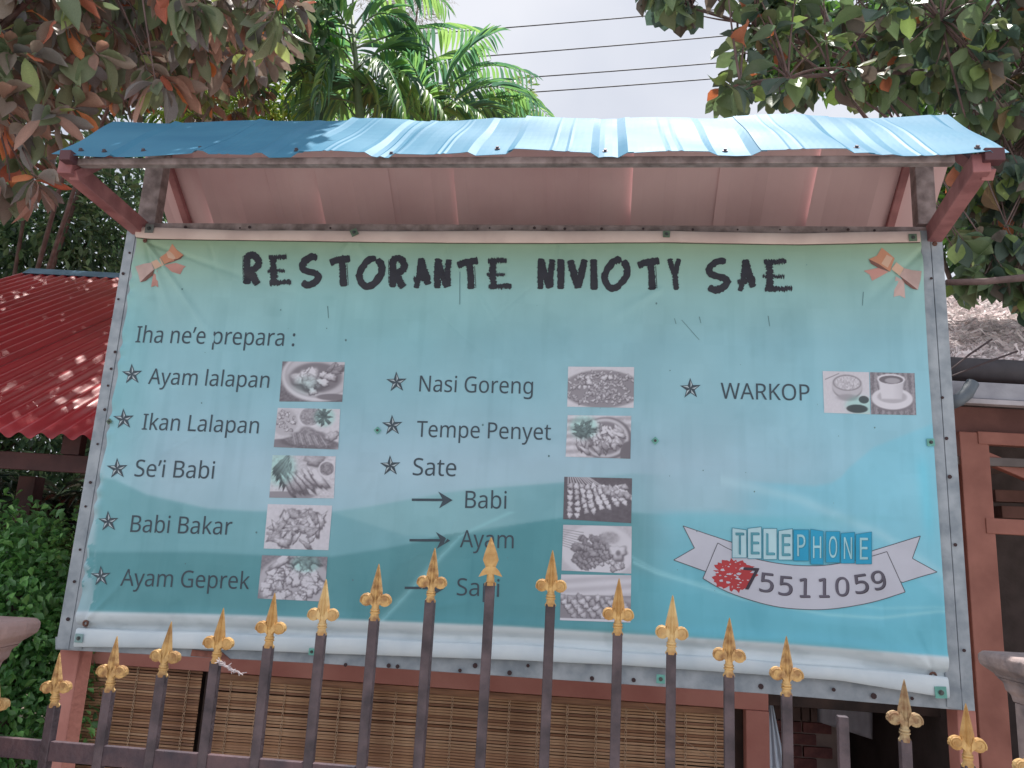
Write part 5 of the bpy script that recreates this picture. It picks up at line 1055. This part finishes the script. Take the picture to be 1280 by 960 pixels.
# ------------------------------------------------------------------ areca palm in the middle
def palm():
    r = np.random.default_rng(61); Y = 7.2; foot = ptY(450, 150, Y); root = empty('areca_palm', (foot.x, foot.y, 0), 'bright green palm with arching feathery fronds rising above the blue roof', 'palm tree')
    stem = mat('palm_stem', lin((110, 128, 96)), .55, nscale=5)
    def base_at(px, py, dy=0.): return ptY(px, py, Y+dy)
    MB().tube([(foot.x+.15, foot.y, 0), (foot.x+.1, foot.y, 2), base_at(450, 150), base_at(446, 90), base_at(440, 20)], [.07, .06, .045, .03, .018], 8).obj('trunk', stem, root, True)
    MB().tube([(foot.x+.75, foot.y+.1, 0), (foot.x+.7, foot.y+.1, 2), base_at(540, 170, .1), base_at(548, 130, .1)], [.06, .05, .035, .02], 8).obj('trunk', stem, root, True)
    FR = [((548, 140), (575, 55), (668, 95), .25, .9), ((545, 150), (600, 80), (672, 128), .3, .5), ((540, 150), (520, 70), (500, 70), .22, -.3), ((548, 145), (560, 60), (622, 40), .26, .4), ((440, 60), (470, -30), (545, 70), .30, .3), ((442, 70), (420, -40), (375, 40), .30, -.3), ((444, 110), (400, 40), (360, 130), .28, .3), ((446, 120), (500, 50), (560, 150), .30, -.5), ((440, 30), (440, -60), (480, -90), .30, 0.), ((438, 40), (500, -60), (560, 10), .28, .6), ((444, 90), (480, 40), (505, 140), .30, -.8), ((440, 80), (410, 20), (395, 150), .26, -.6), ((545, 150), (560, 110), (610, 150), .24, -.4), ((446, 130), (470, 90), (520, 150), .24, .9), ((438, 20), (400, -60), (350, -20), .28, .5), ((552, 150), (500, 110), (470, 150), .22, .5)]
    cols = [(112, 150, 100), (92, 130, 98), (132, 166, 106), (86, 118, 98), (150, 178, 114)]
    protos = []
    for c in cols[:4]:
        Vb, Fb = leaf_base(.135, droop=.35, fold=.7, n=6, wave=0, obo=-.2); me = npmesh('leaflet', Vb, Fb, np.tile(np.array(lin(c)), (len(Vb), 1)), True); me.materials.append(leafg2); protos.append((me, Vb, Fb))
    FR += [((446, 140), (430, 60), (470, 20), .34, .8), ((450, 150), (520, 70), (600, 60), .30, 1.0), ((448, 150), (400, 90), (350, 60), .34, .9), ((545, 160), (640, 90), (690, 150), .24, 1.2), ((448, 120), (460, 60), (420, 150), .36, 1.1), ((446, 100), (520, 110), (500, 160), .36, 1.2), ((446, 60), (540, 20), (600, 40), .30, 1.3), ((446, 60), (380, 0), (330, 60), .34, 1.2), ((446, 110), (420, 70), (370, 110), .34, 1.4), ((470, 150), (480, 100), (440, 110), .3, .2), ((500, 155), (520, 110), (560, 130), .3, .1), ((560, 155), (590, 120), (640, 145), .26, .3), ((446, 90), (500, 20), (530, 120), .36, .6), ((446, 130), (400, 110), (380, 150), .3, .1), ((444, 40), (400, 10), (390, 90), .34, .7)]
    cnt = 0
    for k, (p0, p1, p2, ll, dy) in enumerate(FR):
        A, B, C = base_at(*p0), base_at(p1[0], p1[1], dy*.5), base_at(p2[0], p2[1], dy); n = 27; pts = [Vector((1-t)**2*A+2*t*(1-t)*B+t*t*C) for t in np.linspace(0, 1, n)]
        fr = MB().tube(pts, [.012*(1-.85*t) for t in np.linspace(0, 1, n)], 6).obj('frond', stem, root, True)
        P = []; D = []; Z = []
        for i in range(5, n):
            t = i/(n-1); tg = (pts[min(i+1, n-1)]-pts[i-1]).normalized(); s = tg.cross(Vector((0, .25, 1))).normalized()
            for sg in (-1, 1):
                d = tg*(.75+.5*t)+s*sg*.95+Vector((0, 0, -.30-.25*t))+Vector(r.normal(size=3))*.07; P.append(pts[i]); D.append(d.normalized()); Z.append(ll*(.55+.75*math.sin(math.pi*min(1, t*.9+.05)))*(1 if t < .97 else .7))
        if cnt+len(P) <= 290:
            for p, d, z in zip(P, D, Z):
                s2, d2, u2 = frame_rot(np.array(d), [0, 0, 1.], r.uniform(-.5, .5)); M = Matrix(((s2[0]*z, d2[0]*z, u2[0]*z, p[0]), (s2[1]*z, d2[1]*z, u2[1]*z, p[1]), (s2[2]*z, d2[2]*z, u2[2]*z, p[2]), (0, 0, 0, 1)))
                inst('leaflet', protos[int(r.integers(4))][0], M, fr)
            cnt += len(P)
        else:
            m_ = len(P); scatter(protos[0][1], protos[0][2], np.array(P), np.array(D), np.array(Z), r.uniform(-.5, .5, m_), np.array([lin(cols[int(q)]) for q in r.integers(0, 5, m_)]), r, 'leaflets', leafg2, fr)
leafg2 = mat('palm_leaf', (1, 1, 1), .42, attr='tint', var=.08, nscale=20, trans=.48, spec=.5)
palm()
